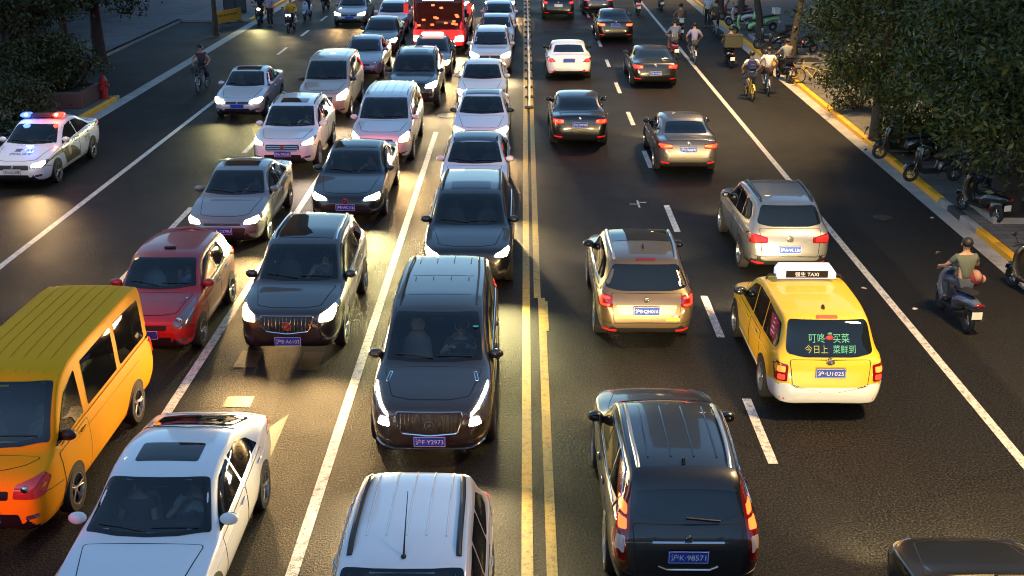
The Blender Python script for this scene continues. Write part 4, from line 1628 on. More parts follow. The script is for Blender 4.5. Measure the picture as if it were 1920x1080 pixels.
C(kind='sedan', L=4.6, W=1.8, H=1.47, dir=-1, px=(930, 52), an=(.285, .955), paint=SILVERW, plate='', label='pale saloon half hidden behind the silver car with slatted grille')
C(kind='sedan', L=4.6, W=1.8, H=1.47, dir=-1, px=(935, 25), an=(.285, .955), paint=WHITE, plate='', label='white saloon third from the far end of the lane by the fence')
C(kind='sedan', L=4.6, W=1.8, H=1.47, dir=-1, px=(937, 6), an=(.06, .68), paint=WHITE, plate='', on=1, hot='warm', label='white saloon with warm headlamps farthest up the lane by the fence')

# --- second lane
MAZ = c = C(kind='sedan', L=4.6, W=1.80, H=1.45, dir=-1, px=(300, 892), an=(.445, 1.37), paint=WHITE, mirror=WHITE, plate='沪D·21K55', wst=.93, wsb=.84, sunroof=(.505, .60, .44),
      label='white saloon with a dark sunroof beside the yellow van', k=dict(ur=.735, ub=.925, zt=[(0, .50), (.004, .585), (.012, .655), (.03, .71), (.06, .755), (.11, .80), (.2, .875), (.285, .945), (.33, 1.085), (.40, 1.285), (.45, 1.385), (.52, 1.445), (.60, 1.46), (.68, 1.435), (.76, 1.36), (.84, 1.245), (.91, 1.135), (.945, 1.10), (.97, 1.05), (.985, .96), (.995, .8), (1, .62)]), R=.325, trim=0, on=2, hot='dim', seatm='seat_light')
c.lines('roof_seam', [('T', [(-.60, c.y(.735)), (0, c.y(.715)), (.60, c.y(.735))], 8)], .012, PLASTIC, .0)
ENV = C(kind='suv', L=4.67, W=1.84, H=1.70, dir=-1, px=(541, 656), paint=BROWN, on=1, hot='warm', plate='沪B·A6103', pz=.42, rails=RSL(CHROME, .022, .09), sunroof=(.47, .80, .58), trim=2, chandle=1, bars=(13, BARS), grim=1, grr=.07, emblem='shields', br=.085, badge_f=mat('badge_red', (.4, .02, .02), .3),
  label='brown SUV with chrome roof rails and plate B A6103', k=dict(gr=[(-.42, .60), (-.52, .86), (.52, .86), (.42, .60), (0, .55)], hl=[(.58, .74), (.60, .88), (.93, .99), (.955, .90), (.88, .75)], lo=[(-.56, .36), (-.62, .40), (-.5, .43), (.5, .43), (.62, .40), (.56, .36)]), bz=.71, badge=2)
CAM = C(kind='sedan', L=4.86, W=1.84, H=1.46, dir=-1, px=(648, 404), paint=BLACKC, on=1, hot='green', plate='沪E·WC116', pz=.46, chandle=1, trim=1, sunroof=(.48, .70, .6), mirror=BLACKC,
  label='black saloon with purple plate and low dark grille behind the brown SUV', k=dict(lo=[(-.62, .28), (-.66, .46), (.66, .46), (.62, .28)], hl=[(.42, .60), (.50, .68), (.93, .76), (.955, .69), (.86, .60)]), beam=1.0, emblem='oval', br=.07, badge_m=mat('badge_red2', (.5, .03, .03), .3))
C(kind='mpv', L=5.2, W=1.85, H=1.76, dir=-1, px=(719, 224), an=(.225, 1.15), paint=SILVERW, on=1, hot='warm', plate='', bars=(16, BARS), grim=1, ribs=(4, .45, .47, .9), rails=RSL(SILVER, .016, .1),
  label='silver minivan with a ribbed roof and warm headlamps', mirror=PEARL)
c = C(kind='suv', L=4.9, W=1.92, H=1.80, dir=-1, px=(776, 136), an=(.26, 1.17), paint=BLACKC, on=1, hot='white', plate='', rails=RSL(DARKMETAL), sunroof=(.47, .56, .45), label='tall black SUV in front of the dark taxi')
c = C(kind='sedan', L=4.6, W=1.78, H=1.46, dir=-1, px=(808, 97), an=(.285, .95), paint=CHAR, on='L', hot='warm', plate='', label='dark taxi with a lit roof sign in front of the red bus', cat='taxi', name='taxi', tailw=2.5)
mb = MB()
l, n_ = c.hit('T', 0, c.y(.53))
mb.rbox((0, l.y, l.z + .09), (.95, .22, .16), .05)
mb.build('roof_sign', mat('taxi_glow', (1, .5, .4), .4, emit=(1, .55, .4), es=.9), c.root)

b = C(kind='bus', L=10.5, W=2.5, H=3.05, dir=-1, px=(823, 88), an=(0, .36), paint=BUSRED, on=1, hot='white', plate='', badge=0, trim=0, cat='bus', name='bus', R=.48, lo=0, group='oncoming cars queued in the left hand lanes',
      label='red city bus with a lit blue and white destination sign', fog=0, beam=1.5)
for k in range(13):
    x_, z_ = random.uniform(-.95, .95), random.uniform(1.3, 2.3)
    b.patch('windscreen_glow_spot', 'F', [(x_ - .09, z_ - .04), (x_ - .07, z_ + .05), (x_ + .09, z_ + .04), (x_ + .07, z_ - .05)], mat('bus_glow_spot', (.3, .05, .02), .3, emit=(1, .20, .06), es=.6), .014, .02)  # glowing spots scattered on the windscreen to suggest the lit saloon
b.patch('destination_sign', 'F', [(-.72, 2.44), (-.72, 2.66), (.72, 2.66), (.72, 2.44)], mat('led_board', (.3, .3, 1), .4, emit=(.55, .6, 1), es=3), .012, .02)
mb = MB()
for q in (-1, 1):
    mb.tube([(q * 1.15, b.L / 2 - .25, 2.75), (q * 1.45, b.L / 2 + .22, 2.7), (q * 1.45, b.L / 2 + .25, 2.45)], .03, 6)
    mb.rbox((q * 1.45, b.L / 2 + .25, 2.15), (.24, .12, .48), .04)
mb.build('wing_mirror', BUSRED, b.root)
mb = MB()
for k in range(5):
    for q in (-.6, .6):
        mb.ell((q, b.L / 2 - .35, .75 + .0 * k), (.05, .05, .04), 8, 6)
mb.build('indicator_lamp', HOT['red'], b.root)

# --- third lane
van = C(kind='van', L=4.8, W=1.69, H=2.06, dir=-1, px=(172, 536), an=(.955, 2.0), paint=VANY, plate='', ribs=(6, .56, .27, .94), mirror=mat('mirror_dark', (.03, .012, .01), .4), name='van', cat='van', R=.33, rim=1, lens='van_lens',
        label='yellow orange van at the lower left edge', wst=.92, wsb=.86)
SWI = c = C(kind='hatch', seatm='seat_light', L=3.76, W=1.69, H=1.51, dir=-1, px=(297, 545), an=(.265, .975), paint=RED, plate='', chandle=1, trim=1, mirror=RED, rim=2,
      label='red hatchback with a roof spoiler behind the yellow van', k=dict(hl=[(.58, .60), (.62, .74), (.88, .92), (.95, .80), (.90, .62)]), R=.30)
mb = MB()
l, n_ = c.hit('T', 0, c.y(.885))
mb.tube([(-.55, l.y + .04, l.z - .01), (0, l.y - .02, l.z + .05), (.55, l.y + .04, l.z - .01)], [.03, .04, .03], 8, sx=1.0)
mb.build('spoiler', RED, c.root)
l, n_ = c.hit('T', 0, c.y(.52))
mb = MB()
mb.rbox((0, l.y, l.z + .015), (.22, .07, .05), .015)
mb.build('antenna_base', PLASTIC, c.root)
for q in (-1,):
    c.lines('bonnet_vent', [('T', [(q * (.52 + .03 * k), c.y(.16 + .022 * k)), (q * (.56 + .03 * k), c.y(.155 + .022 * k))], 2) for k in range(3)], .012, CHROME, .008)
CRU = C(kind='sedan', L=4.6, W=1.80, H=1.47, dir=-1, px=(438, 366), an=(.285, .955), paint=GREYC, on=1, hot='warm', plate='沪F·Q278U', pz=.47, chandle=1, trim=1, sunroof=(.49, .58, .48), emblem='bowtie', br=.02, rim=1,
  label='grey saloon with warm headlamps and plate F Q278U', k=dict(gr=[(-.48, .58), (-.46, .63), (.46, .63), (.48, .58)], lo=[(-.55, .33), (-.60, .53), (.60, .53), (.55, .33)]), mirror=GREYC)
CRV = C(kind='suv', L=4.58, W=1.855, H=1.68, dir=-1, px=(542, 238), an=(.26, 1.095), paint=PEARL, on=1, hot='drl', plate='沪A·7W390', rails=RSL(DARKMETAL, .02, .08), sunroof=(.47, .58, .44), emblem='h', br=.06, badge_m=mat('badge_red3', (.5, .03, .03), .3), grim=1, hbars=(.35, .7), rim=1,
  label='white SUV with a black grille behind the grey saloon', beam=.4, k=dict(gr=[(-.50, .66), (-.52, .82), (.52, .82), (.50, .66)], hl=[(.55, .80), (.58, .88), (.94, .98), (.96, .92), (.88, .79)]), mirror=PEARL)
C(kind='mpv', L=4.95, W=1.80, H=1.92, dir=-1, px=(610, 152), an=(.205, 1.24), paint=BEIGE, on='L', hot='dim', plate='', mirror=BLACKC, ribs=(2, .56, .43, .93), label='beige van with a high rounded roof behind the white SUV', cat='van', name='van', hbars=(.3, .6))
C(kind='sedan', L=4.6, W=1.76, H=1.46, dir=-1, px=(682, 97), an=(.285, .955), paint=BLUEGREY, plate='', label='blue grey saloon with its headlamps off', chandle=1)
C(kind='sedan', L=4.6, W=1.80, H=1.48, dir=-1, px=(714, 58), an=(.285, .955), paint=CHAR, on='L', hot='white', plate='', label='charcoal saloon behind the blue grey saloon')
C(kind='hatch', L=4.1, W=1.72, H=1.52, dir=-1, px=(736, 25), an=(.265, .98), paint=PEARL, plate='', label='white hatchback tinted pink by lamps, left of the red bus')
C(kind='sedan', L=4.6, W=1.8, H=1.46, dir=-1, px=(-330, 1130), an=(1, .8), paint=BLACKC, plate='', label='black saloon queued ahead of the yellow orange van', tailw=3.0)
# --- fourth lane
C(kind='sedan', L=4.55, W=1.75, H=1.46, dir=-1, px=(458, 162), an=(.285, .955), paint=SILVERW, on=1, hot='green', plate='', chandle=1, sunroof=(.47, .56, .5), label='pale saloon with two dazzling headlamps alone in the outer lane', beam=.5)
C(kind='sedan', L=4.6, W=1.80, H=1.48, dir=-1, px=(660, 12), an=(.285, .955), paint=BLUEGREY, on=1, hot='warm', plate='', label='dark blue grey saloon with orange headlamps at the top edge', beam=.5)

# --- police car at the left kerb
c = C(kind='sedan', L=4.78, W=1.78, H=1.48, dir=-1, px=(56, 271), an=(.285, .96), paint=WHITE, on='L', hot='warm', plate='沪A·D218警', pstyle='white', cat='police car', name='police_car', group='oncoming cars queued in the left hand lanes', rim=1,
      label='white police car with a flashing red and blue light bar', yaw=0, beam=.5, k=dict(gr=[(-.50, .55), (-.48, .665), (.48, .665), (.50, .55)]))
l, n_ = c.hit('T', 0, c.y(.53))
mb = MB()
mb.rbox((0, l.y, l.z + .10), (.62, .30, .10), .03)
lb = mb.build('light_bar', mat('light_bar_shell', (.05, .02, .02), .3), c.root)
for q, nm, col in ((1, 'blue', (.08, .16, 1)), (-1, 'red', (1, .06, .03))):
    mb = MB()
    mb.rbox((q * .47, l.y, l.z + .10), (.30, .30, .12), .04)
    mb.build('beacon', mat('beacon_' + nm, col, .2, emit=col, es=.7), lb)
    mb = MB()
    mb.ell((q * .44, l.y + .10, l.z + .12), (.07, .08, .05), 10, 6)
    mb.build('beacon_bulb', mat('beacon_core_' + nm, col, .2, emit=(.25, .6, 1) if q > 0 else (1, .35, .12), es=2.6), lb)
    d = bpy.data.lights.new('beacon_light', 'POINT')
    d.energy, d.color, d.shadow_soft_size = 8, col, .12
    o = bpy.data.objects.new('beacon_light', d)
    COL.objects.link(o)
    o.parent = c.root
    o.location = (q * .47, l.y + .32, l.z + .2)
mb = MB()
mb.rbox((0, l.y, l.z + .035), (1.1, .12, .05), .015)
mb.build('light_bar_foot', PLASTIC, lb)
c.letters('lettering', 'T', '警 察', 0, c.y(.20), .22, BLACKP, .010, flip=-1)
c.letters('lettering', 'T', 'POLICE', 0, c.y(.145), .13, BLACKP, .010, flip=-1)
c.letters('lettering', 'L', '警察', c.y(.70), .72, .20, BLACKP, .012, flip=-1)
for v in 'LR':
    pl = [(c.y(.10), .70), (c.y(.22), .80), (c.y(.36), .84), (c.y(.48), .76), (c.y(.56), .52), (c.y(.54), .50), (c.y(.44), .34), (c.y(.345), .34), (c.y(.315), .66), (c.y(.25), .74)]
    q = MB()
    # dark swoosh from the headlamp back over the front door, as strips
    top = pchip([(.10, .72), (.2, .80), (.33, .84), (.44, .78), (.52, .62), (.57, .46)])
    bot = pchip([(.10, .69), (.2, .735), (.30, .74), (.325, .60), (.34, .36), (.57, .36)])
    vs, fs = [], []
    us = np.linspace(.105, .565, 34)
    for u in us:
        for t in np.linspace(0, 1, 7):
            zz = bot(u) + (max(top(u), bot(u) + .01) - bot(u)) * t
            lh, nh = c.hit(v, c.y(u), zz)
            vs.append(lh + nh * .007)
    for i in range(33):
        for j in range(6):
            fs.append((i * 7 + j, i * 7 + j + 1, i * 7 + 8 + j, i * 7 + 7 + j))
    q.add(vs, fs)
    q.build('dark_flash', BLACKP, c.root)
    c.patch('crest', v, [(c.y(.405) - .09, .80), (c.y(.405) + .09, .80), (c.y(.405) + .09, .62), (c.y(.405), .52), (c.y(.405) - .09, .62)], mat('crest_gold', (.45, .38, .16), .5), .011, .03, step=.03)

# --- right hand side: first lane
c = C(kind='suv', L=4.55, W=1.82, H=1.69, dir=1, px=(1290, 1037), an=(.985, .84), paint=BLACKC, plate='沪K·98571', pz=.82, rails=RSL(STEEL, .026, .10), ribs=(4, .46, .50, .80), trim=2, fin=.82, chandle=0, mirror=BLACKC, on=1, hot='white', bz=1.0, br=.055, emblem='h', rim=1,
      label='black SUV with tall tail lamps and plate K 98571', k=dict(tl=[(.80, .72), (.70, 1.46), (.78, 1.52), (.90, 1.12), (.965, .92), (.95, .70)]), beam=1.0, rww=(.70, .58),
      tl_hot=[('redcore', [(.79, 1.19), (.775, 1.28), (.85, 1.28), (.865, 1.19)]), ('redcore', [(.80, 1.08), (.79, 1.17), (.87, 1.17), (.89, 1.08)]), ('lamp_clear', [(.82, .84), (.81, 1.03), (.90, 1.03), (.94, .84)])] if 'lamp_clear' in MATS else [('redcore', [(.775, 1.20), (.765, 1.29), (.84, 1.29), (.86, 1.20)]), ('redcore', [(.79, 1.08), (.78, 1.17), (.87, 1.17), (.89, 1.08)])])
c.lines('chrome_bar', [('B', [(-.42, .96), (.42, .96)], 8)], .026, CHROME, .012)
for q in (-1, 1):
    c.patch('reversing_lamp', 'B', [(q * .82 * .91, .84), (q * .81 * .91, 1.03), (q * .90 * .91, 1.03), (q * .94 * .91, .84)], mat('clear_lens', (.55, .45, .45), .15, coat=1), .013, .02, step=.04)
c.lines('rear_wiper', [('B', [(.38, 1.17), (-.02, 1.20)], 6)], .014, PLASTIC, .02)
c.line('bumper_trim', 'B', [(-.35, .70), (-.25, .66), (.25, .66), (.35, .70)], .014, CHROME, .01)
c.patch('spoiler', 'T', [(-.60, c.y(.845)), (.60, c.y(.845)), (.64, c.y(.90)), (-.64, c.y(.90))], BLACKC, .025, .06)

c = C(kind='suv', L=4.45, W=1.80, H=1.67, dir=1, px=(1211, 630), paint=GOLD, plate='沪B·QH016', pz=.80, rails=RSL(STEEL, .026, .075), sunroof=(.455, .66, .62), srm=GLASS, fin=.74, mirror=BLACKC, on=1, hot='white', trim=1, rim=1, rww=(.84, .66), bz=.98,
      label='bronze estate car with square red tail lamps and plate B QH016', k=dict(tl=[(.70, .86), (.68, 1.05), (.93, 1.10), (.975, 1.0), (.95, .86)], rwz=(1.13, 1.53)),
      tl_hot=[('red', [(.74, .885), (.74, .92), (.92, .93), (.92, .89)]), ('red', [(.74, 1.00), (.74, 1.035), (.92, 1.06), (.92, 1.02)]), ('red', [(.88, .93), (.88, 1.02), (.92, 1.02), (.92, .93)])])
c.patch('number_recess', 'B', [(-.50, .73), (-.56, .90), (.56, .90), (.50, .73)], mat('recess', (.30, .28, .25), .4, .3), .0055, .04)
c.patch('bumper_sticker', 'B', [(.36, .615), (.36, .67), (.60, .67), (.60, .615)], mat('yellow_sticker', (.85, .70, .02), .5), .008, .005, step=.05)
c.patch('brake_lamp', 'T', [(-.18, c.y(.856)), (.18, c.y(.856)), (.18, c.y(.868)), (-.18, c.y(.868))], LENS_RED, .008, .01)
C(kind='sedan', L=4.85, W=1.82, H=1.47, dir=1, px=(1087, 263), paint=BLACKC, plate='沪E·7F918', pz=.80, chandle=1, on=1, hot='white', mirror=BLACKC, bz=.97,
  label='black saloon with round paired tail lamps directly behind the white coupe', tl_hot=[('red', .7), ('redcore', [(.56, .86), (.56, .93), (.66, .94), (.66, .87)]), ('redcore', [(.74, .87), (.74, .94), (.84, .95), (.84, .88)])], pstyle='blue', beam=1.1)
C(kind='sedan', L=4.63, W=1.86, H=1.40, dir=1, px=(1067, 138), paint=WHITE, plate='', on=1, hot='white', mirror=BLACKC, label='white coupe with a dark rear window in the lane beside the fence', k=dict(tl=[(.58, .82), (.72, .96), (.93, .97), (.96, .88), (.90, .80)]), tl_hot=[('red', .6)], badge=0)
C(kind='suv', L=4.6, W=1.82, H=1.62, dir=1, px=(1047, 27), paint=BLACKC, plate='', on=1, hot='white', label='black car at the top edge in the lane beside the fence', tl_hot=[('red', .55)], pstyle='white')
# second lane
c = C(kind='sedan', L=4.6, W=1.80, H=1.47, dir=1, px=(1792, 1011), an=(.045, .74), paint=BLACKC, plate='', on=1, hot='white', label='black car entering at the lower right corner', mirror=BLACKC, beam=.9, chandle=1)
c = C(kind='mpv', L=4.42, W=1.79, H=1.66, dir=1, px=(1553, 757), paint=TAXIY, plate='沪·U1025', pz=.84, on=1, hot='white', name='taxi', cat='taxi', mirror=CHAR, fin=.80, trim=0, rww=(.77, .70), bz=.99, emblem='vw', br=.065, badge=1, refl=1, bseam=0, rim=1,
      label='yellow taxi with a white roof sign and lit tail lamps', k=dict(tl=[(.76, .74), (.74, 1.02), (.93, 1.06), (.965, .96), (.95, .74)], ur=.875, ub=.965, rwz=(1.13, 1.66), zt=[(0, .66), (.005, .78), (.014, .86), (.035, .92), (.08, .985), (.16, 1.085), (.225, 1.165), (.27, 1.30), (.33, 1.50), (.39, 1.655), (.44, 1.725), (.52, 1.77), (.65, 1.775), (.80, 1.75), (.86, 1.71), (.885, 1.64), (.93, 1.37), (.96, 1.15), (.975, 1.06), (.985, .97), (.993, .82), (1, .62)], hl=[(.52, .68), (.56, .80), (.92, .90), (.955, .82), (.88, .67)]),
      tl_hot=[('redcore', [(.80, .90), (.79, .99), (.91, 1.0), (.92, .90)]), ('red', [(.80, .77), (.80, .86), (.91, .86), (.91, .77)])])
W9 = c.W / 2
c.patch('bumper', 'B', [(-.93 * W9, .34), (-.96 * W9, .66), (-.70 * W9, .66), (-.62 * W9, .60), (.62 * W9, .60), (.70 * W9, .66), (.96 * W9, .66), (.93 * W9, .34), (.5 * W9, .30), (-.5 * W9, .30)], WHITE, .012, .03, step=.05)
for v in 'LR':
    c.patch('sill_panel', v, [(c.y(.27), .22), (c.y(.27), .36), (c.y(.66), .38), (c.y(.66), .24)], WHITE, .012, .02)
    c.patch('bumper_side', v, [(c.y(.875), .30), (c.y(.87), .55), (c.y(.93), .64), (c.y(.985), .62), (c.y(.985), .36)], WHITE, .012, .02)
c.letters('window_lettering', 'B', '叮咚   买菜', 0, 1.31, .125, mat('mint_letters', (.08, .36, .26), .5, emit=(.12, .5, .36), es=.02), .013)
c.letters('window_lettering', 'B', '今日上', -.21, 1.16, .115, mat('yellow_letters', (.28, .30, .06), .5), .013)
c.letters('window_lettering', 'B', '菜鲜到', .23, 1.16, .115, MATS['mint_letters'], .013)
l, n_ = c.hit('B', -.0, 1.31)
mb = MB()
mb.ell(l + n_ * .012, (.065, .012, .065), 14, 6)
mb.ell(l + n_ * .02 + Vector((0, 0, .075)), (.04, .008, .02), 10, 6, 1)
mb.build('window_motif', [mat('berry_red', (.5, .02, .05), .5), MATS['mint_letters']], c.root)
ad = c.patch('window_poster', 'L', [(c.y(.79), 1.14), (c.y(.74), 1.45), (c.y(.815), 1.45), (c.y(.862), 1.16)], mat('poster_red', (.42, .03, .05), .5), .010, .02)
for k, zz in enumerate((1.22, 1.29, 1.36, 1.42)):
    c.line('poster_line', 'L', [(c.y(.79), zz), (c.y(.835 - .012 * k), zz)], .011, WHITEP, .012, n=4, parent=ad)
c.patch('brake_lamp', 'T', [(-.17, c.y(.862)), (.17, c.y(.862)), (.17, c.y(.874)), (-.17, c.y(.874))], HOT['red'], .014, .01)
l, n_ = c.hit('T', 0, c.y(.50))
mb = MB()
mb.tube([(-.66, l.y, l.z + .0), (-.62, l.y, l.z + .075), (.62, l.y, l.z + .075), (.66, l.y, l.z + .0)], .022, 8)
mb.build('roof_bar', PLASTIC, c.root)
mb = MB()
mb.add([(x, l.y + yy, l.z + zz) for yy, k in ((-.16, 1), (.16, 1)) for x, zz in ((-.50, .06), (.50, .06), (.50, .16), (.44, .245), (-.44, .245), (-.50, .16))], [(0, 1, 2, 3, 4, 5), (11, 10, 9, 8, 7, 6), (0, 6, 7, 1), (1, 7, 8, 2), (2, 8, 9, 3), (3, 9, 10, 4), (4, 10, 11, 5), (5, 11, 6, 0)])
sg = mb.build('roof_sign', mat('sign_white', (.62, .66, .78), .4, emit=(.6, .68, 1), es=.25), c.root, smooth=0)
mb = MB()
mb.box((0, l.y - .166, l.z + .145), (.72, .008, .125), 0)
vs, fs, w = text_geo('强生 TAXI', .085)
mb.add([(x, l.y - .173, l.z + .145 + y) for x, y in vs], fs, 1)
mb.build('sign_panel', [BLACKP, mat('sign_letters', (.9, .9, .9), .5, emit=(1, 1, 1), es=.15)], sg, smooth=0)

C(kind='suv', L=4.43, W=1.81, H=1.67, dir=1, px=(1479, 502), paint=SILVER, plate='沪A·VL131', pz=.72, rails=RSL(DARKMETAL, .026, .10), mirror=SILVER, emblem='vw', br=.065, bz=.93, rww=(.76, .64), clad=.16, rim=1, on=1, hot='white',
  label='silver SUV with unlit dark red tail lamps ahead of the taxi', k=dict(tl=[(.52, .86), (.52, .97), (.92, 1.06), (.965, .98), (.93, .85)]), tl_hot=[('reddim', .7)])
C(kind='sedan', L=4.64, W=1.78, H=1.455, dir=1, px=(1290, 312), paint=TAUPE, plate='沪C·W6192', pz=.80, on=1, hot='white', mirror=CHAR, bz=.955, label='taupe saloon with bright slanted tail lamps', tl_hot=[('redcore', [(.52, .87), (.52, .92), (.90, .94), (.92, .89)]), ('red', .7)], badge=1, rim=1)
C(kind='sedan', L=4.8, W=1.86, H=1.42, dir=1, px=(1229, 152), paint=BLACKC, plate='沪B·15033', pz=.62, on=1, hot='white', emblem='vw', br=.06, bz=.90, mirror=BLACKC, chandle=1, label='black saloon with low blue plate beside the blue shirted riders', tl_hot=[('redcore', [(.56, .85), (.56, .92), (.68, .93), (.68, .86)]), ('red', .75)])
C(kind='sedan', L=4.7, W=1.83, H=1.46, dir=1, px=(1154, 69), paint=BLACKC, plate='', on=1, hot='white', emblem='vw', mirror=BLACKC, label='black saloon with wide glowing tail lamps behind the dark blue car', tl_hot=[('redcore', .7)])
C(kind='sedan', L=4.7, W=1.83, H=1.46, dir=1, px=(1122, 18), paint=DKBLUE, plate='', on=1, hot='white', label='dark blue car at the top edge in the second right lane', tl_hot=[('red', .8)])


# ------------------------------------------------------------------ people
def skin_mesh(name, V, Ed, Rr, sub=1):
    me = bpy.data.meshes.new(name)
    me.from_pydata([tuple(v) for v in V], Ed, [])
    o = bpy.data.objects.new(name, me)
    COL.objects.link(o)
    md = o.modifiers.new('s', 'SKIN')
    md.use_smooth_shade = True
    for i, r in enumerate(Rr):
        me.skin_vertices[0].data[i].radius = (r, r) if not isinstance(r, tuple) else r
    for i in range(len(V)):
        me.skin_vertices[0].data[i].use_root = (i == 0)
    sb = o.modifiers.new('b', 'SUBSURF')
    sb.levels = sb.render_levels = sub
    dg = bpy.context.evaluated_depsgraph_get()
    out = bpy.data.meshes.new_from_object(o.evaluated_get(dg))
    bpy.data.objects.remove(o)
    bpy.data.meshes.remove(me)
    return [v.co.copy() for v in out.vertices], [tuple(p.vertices) for p in out.polygons]


def ik(a, b, l1, l2, pole):
    a, b = Vector(a), Vector(b)
    d = b - a
    L = min(d.length, (l1 + l2) * .999)
    x = (l1 * l1 - l2 * l2 + L * L) / (2 * L)
    h = sqrt(max(l1 * l1 - x * x, 1e-6))
    u = d.normalized()
    p = Vector(pole)
    p = (p - u * p.dot(u)).normalized()
    return a + u * x + p * h


SKIN = mat('skin', (.36, .22, .15), .6)
HAIR = mat('black_hair', (.008, .007, .007), .55)
SHOE = mat('dark_shoe', (.02, .02, .022), .6)
SHOEW = mat('white_shoe', (.6, .6, .58), .6)


def cloth(name, col):
    return mat('cloth_' + name, col, .85, noise=.25, nscale=14, bump=.3)


def person(label, loc, rz, pose, shirt, trousers, group=None, shoes=SHOE, hair=HAIR, sleeves=.6, shorts=False, hairname='hair'):
    root = None
    J = {}
    J['pelvis'] = Vector(pose['pelvis'])
    lean = pose.get('lean', .2)
    up = Vector((pose.get('tilt', 0), sin(lean), cos(lean)))
    J['spine'] = J['pelvis'] + up * .22
    J['chest'] = J['pelvis'] + up * .40
    J['neck'] = J['chest'] + Vector((0, sin(lean * .8), cos(lean * .8))) * .155
    hd = Vector((0, sin(lean * .25) + .06, 1)).normalized()
    J['skull'] = J['neck'] + hd * .10
    J['head'] = J['neck'] + hd * .17
    J['crown'] = J['neck'] + hd * .235
    for q, s in ((-1, 'l'), (1, 'r')):
        J['sh' + s] = J['chest'] + Vector((q * .175, 0, .07))
        J['ha' + s] = Vector(pose['hand_' + s]) if 'hand_' + s in pose else Vector((q * pose['hand'][0], pose['hand'][1], pose['hand'][2]))
        J['el' + s] = ik(J['sh' + s], J['ha' + s], .29, .26, (q * .8, -.3, -.8))
        J['hp' + s] = J['pelvis'] + Vector((q * .09, 0, -.03))
        f = pose['foot_' + s]
        J['an' + s] = Vector(f) + Vector((0, 0, .075))
        J['kn' + s] = ik(J['hp' + s], J['an' + s], .43, .42, pose.get('knee', (q * .25, 1, .2)))
        J['to' + s] = Vector(f) + Vector((q * .02, .13, .03))
    names = ['pelvis', 'spine', 'chest', 'neck', 'skull', 'head', 'crown']
    for s in 'lr':
        names += ['sh' + s, 'el' + s, 'ha' + s, 'hp' + s, 'kn' + s, 'an' + s, 'to' + s]
    ix = {n: i for i, n in enumerate(names)}
    rad = dict(pelvis=.125, spine=.115, chest=.13, neck=.052, skull=.075, head=.095, crown=.06, sh=.062, el=.043, ha=.03, hp=.088, kn=.056, an=.036, to=.032)
    R = [rad.get(n, rad.get(n[:2])) for n in names]
    Ed = [(ix[a], ix[b]) for a, b in [('pelvis', 'spine'), ('spine', 'chest'), ('chest', 'neck'), ('neck', 'skull'), ('skull', 'head'), ('head', 'crown')] + [p for s in 'lr' for p in (('chest', 'sh' + s), ('sh' + s, 'el' + s), ('el' + s, 'ha' + s), ('pelvis', 'hp' + s), ('hp' + s, 'kn' + s), ('kn' + s, 'an' + s), ('an' + s, 'to' + s))]]
    vs, fs = skin_mesh('person', [J[n] for n in names], Ed, R)
    mb = MB()
    mb.add(vs, fs, 0)
    # face
    fw = Vector((0, 1, .0))
    hc = J['head']
    mb.tube([hc + Vector((0, .085, .015)), hc + Vector((0, .118, -.02)), hc + Vector((0, .09, -.03))], [.009, .016, .01], 6, 0)
    for q in (-1, 1):
        mb.ell(hc + Vector((q * .034, .088, .012)), (.014, .008, .009), 8, 5, 1)
        mb.ell(hc + Vector((q * .098, 0, -.01)), (.012, .024, .034), 8, 5, 0)
    mb.tube([hc + Vector((-.025, .086, -.052)), hc + Vector((0, .094, -.053)), hc + Vector((.025, .086, -.052))], .006, 5, 2)
    # hands: palm, four bent fingers and a thumb closing round what they hold
    for q, s in ((-1, 'l'), (1, 'r')):
        h = J['ha' + s]
        dr = (h - J['el' + s]).normalized()
        sd = Vector((1, 0, 0)) - dr * dr.x
        sd = sd.normalized()
        dn = dr.cross(sd)
        if dn.z > 0:
            dn = -dn
        mb.tube([h - dr * .01, h + dr * .04, h + dr * .085], [.030, .036, .034], 8, 0, sx=1.0)
        for k, ln in enumerate((.032, .036, .034, .027)):
            o = h + dr * .08 + sd * (-.03 + .02 * k)
            mb.tube([o, o + dr * ln + dn * .008, o + dr * (ln * 1.15) + dn * (.008 + ln * .8), o + dr * ln * .6 + dn * (.01 + ln * 1.3)], [.0095, .009, .0085, .007], 6, 0)
        o = h + dr * .03 - sd * q * .03
        mb.tube([o, o - sd * q * .022 + dr * .028 + dn * .012, o - sd * q * .012 + dr * .052 + dn * .028], [.012, .0105, .008], 6, 0)
    root = mb.build('person', [SKIN, BLACKP, mat('lips', (.25, .10, .08), .5)], smooth=70)
    root.location = loc
    root.rotation_euler = (0, 0, rz)
    tag(root, label, 'person', group)
    # shirt
    nm = ['pelvis', 'spine', 'chest', 'n0', 'shl', 'al', 'shr', 'ar']
    K = dict(J)
    K['pelvis'] = J['pelvis'] + Vector((0, 0, -.02))
    K['n0'] = J['chest'].lerp(J['neck'], .62)
    K['al'] = J['shl'].lerp(J['ell'], sleeves)
    K['ar'] = J['shr'].lerp(J['elr'], sleeves)
    E2 = [(0, 1), (1, 2), (2, 3), (2, 4), (4, 5), (2, 6), (6, 7)]
    R2 = [.145, .142, .155, .075, .082, .066, .082, .066]
    if sleeves > 1:
        K['al'], K['ar'] = J['ell'], J['elr']
        K['wl'] = J['ell'].lerp(J['hal'], .9)
        K['wr'] = J['elr'].lerp(J['har'], .9)
        nm += ['wl', 'wr']
        E2 += [(5, 8), (7, 9)]
        R2 += [.045, .045]
    vs, fs = skin_mesh('shirt', [K[n] for n in nm], E2, R2)
    mb = MB()
    mb.add(vs, fs)
    mb.build('shirt', shirt, root, smooth=70)
    # trousers
    nm = ['pelvis', 'hpl', 'knl', 'anl', 'hpr', 'knr', 'anr']
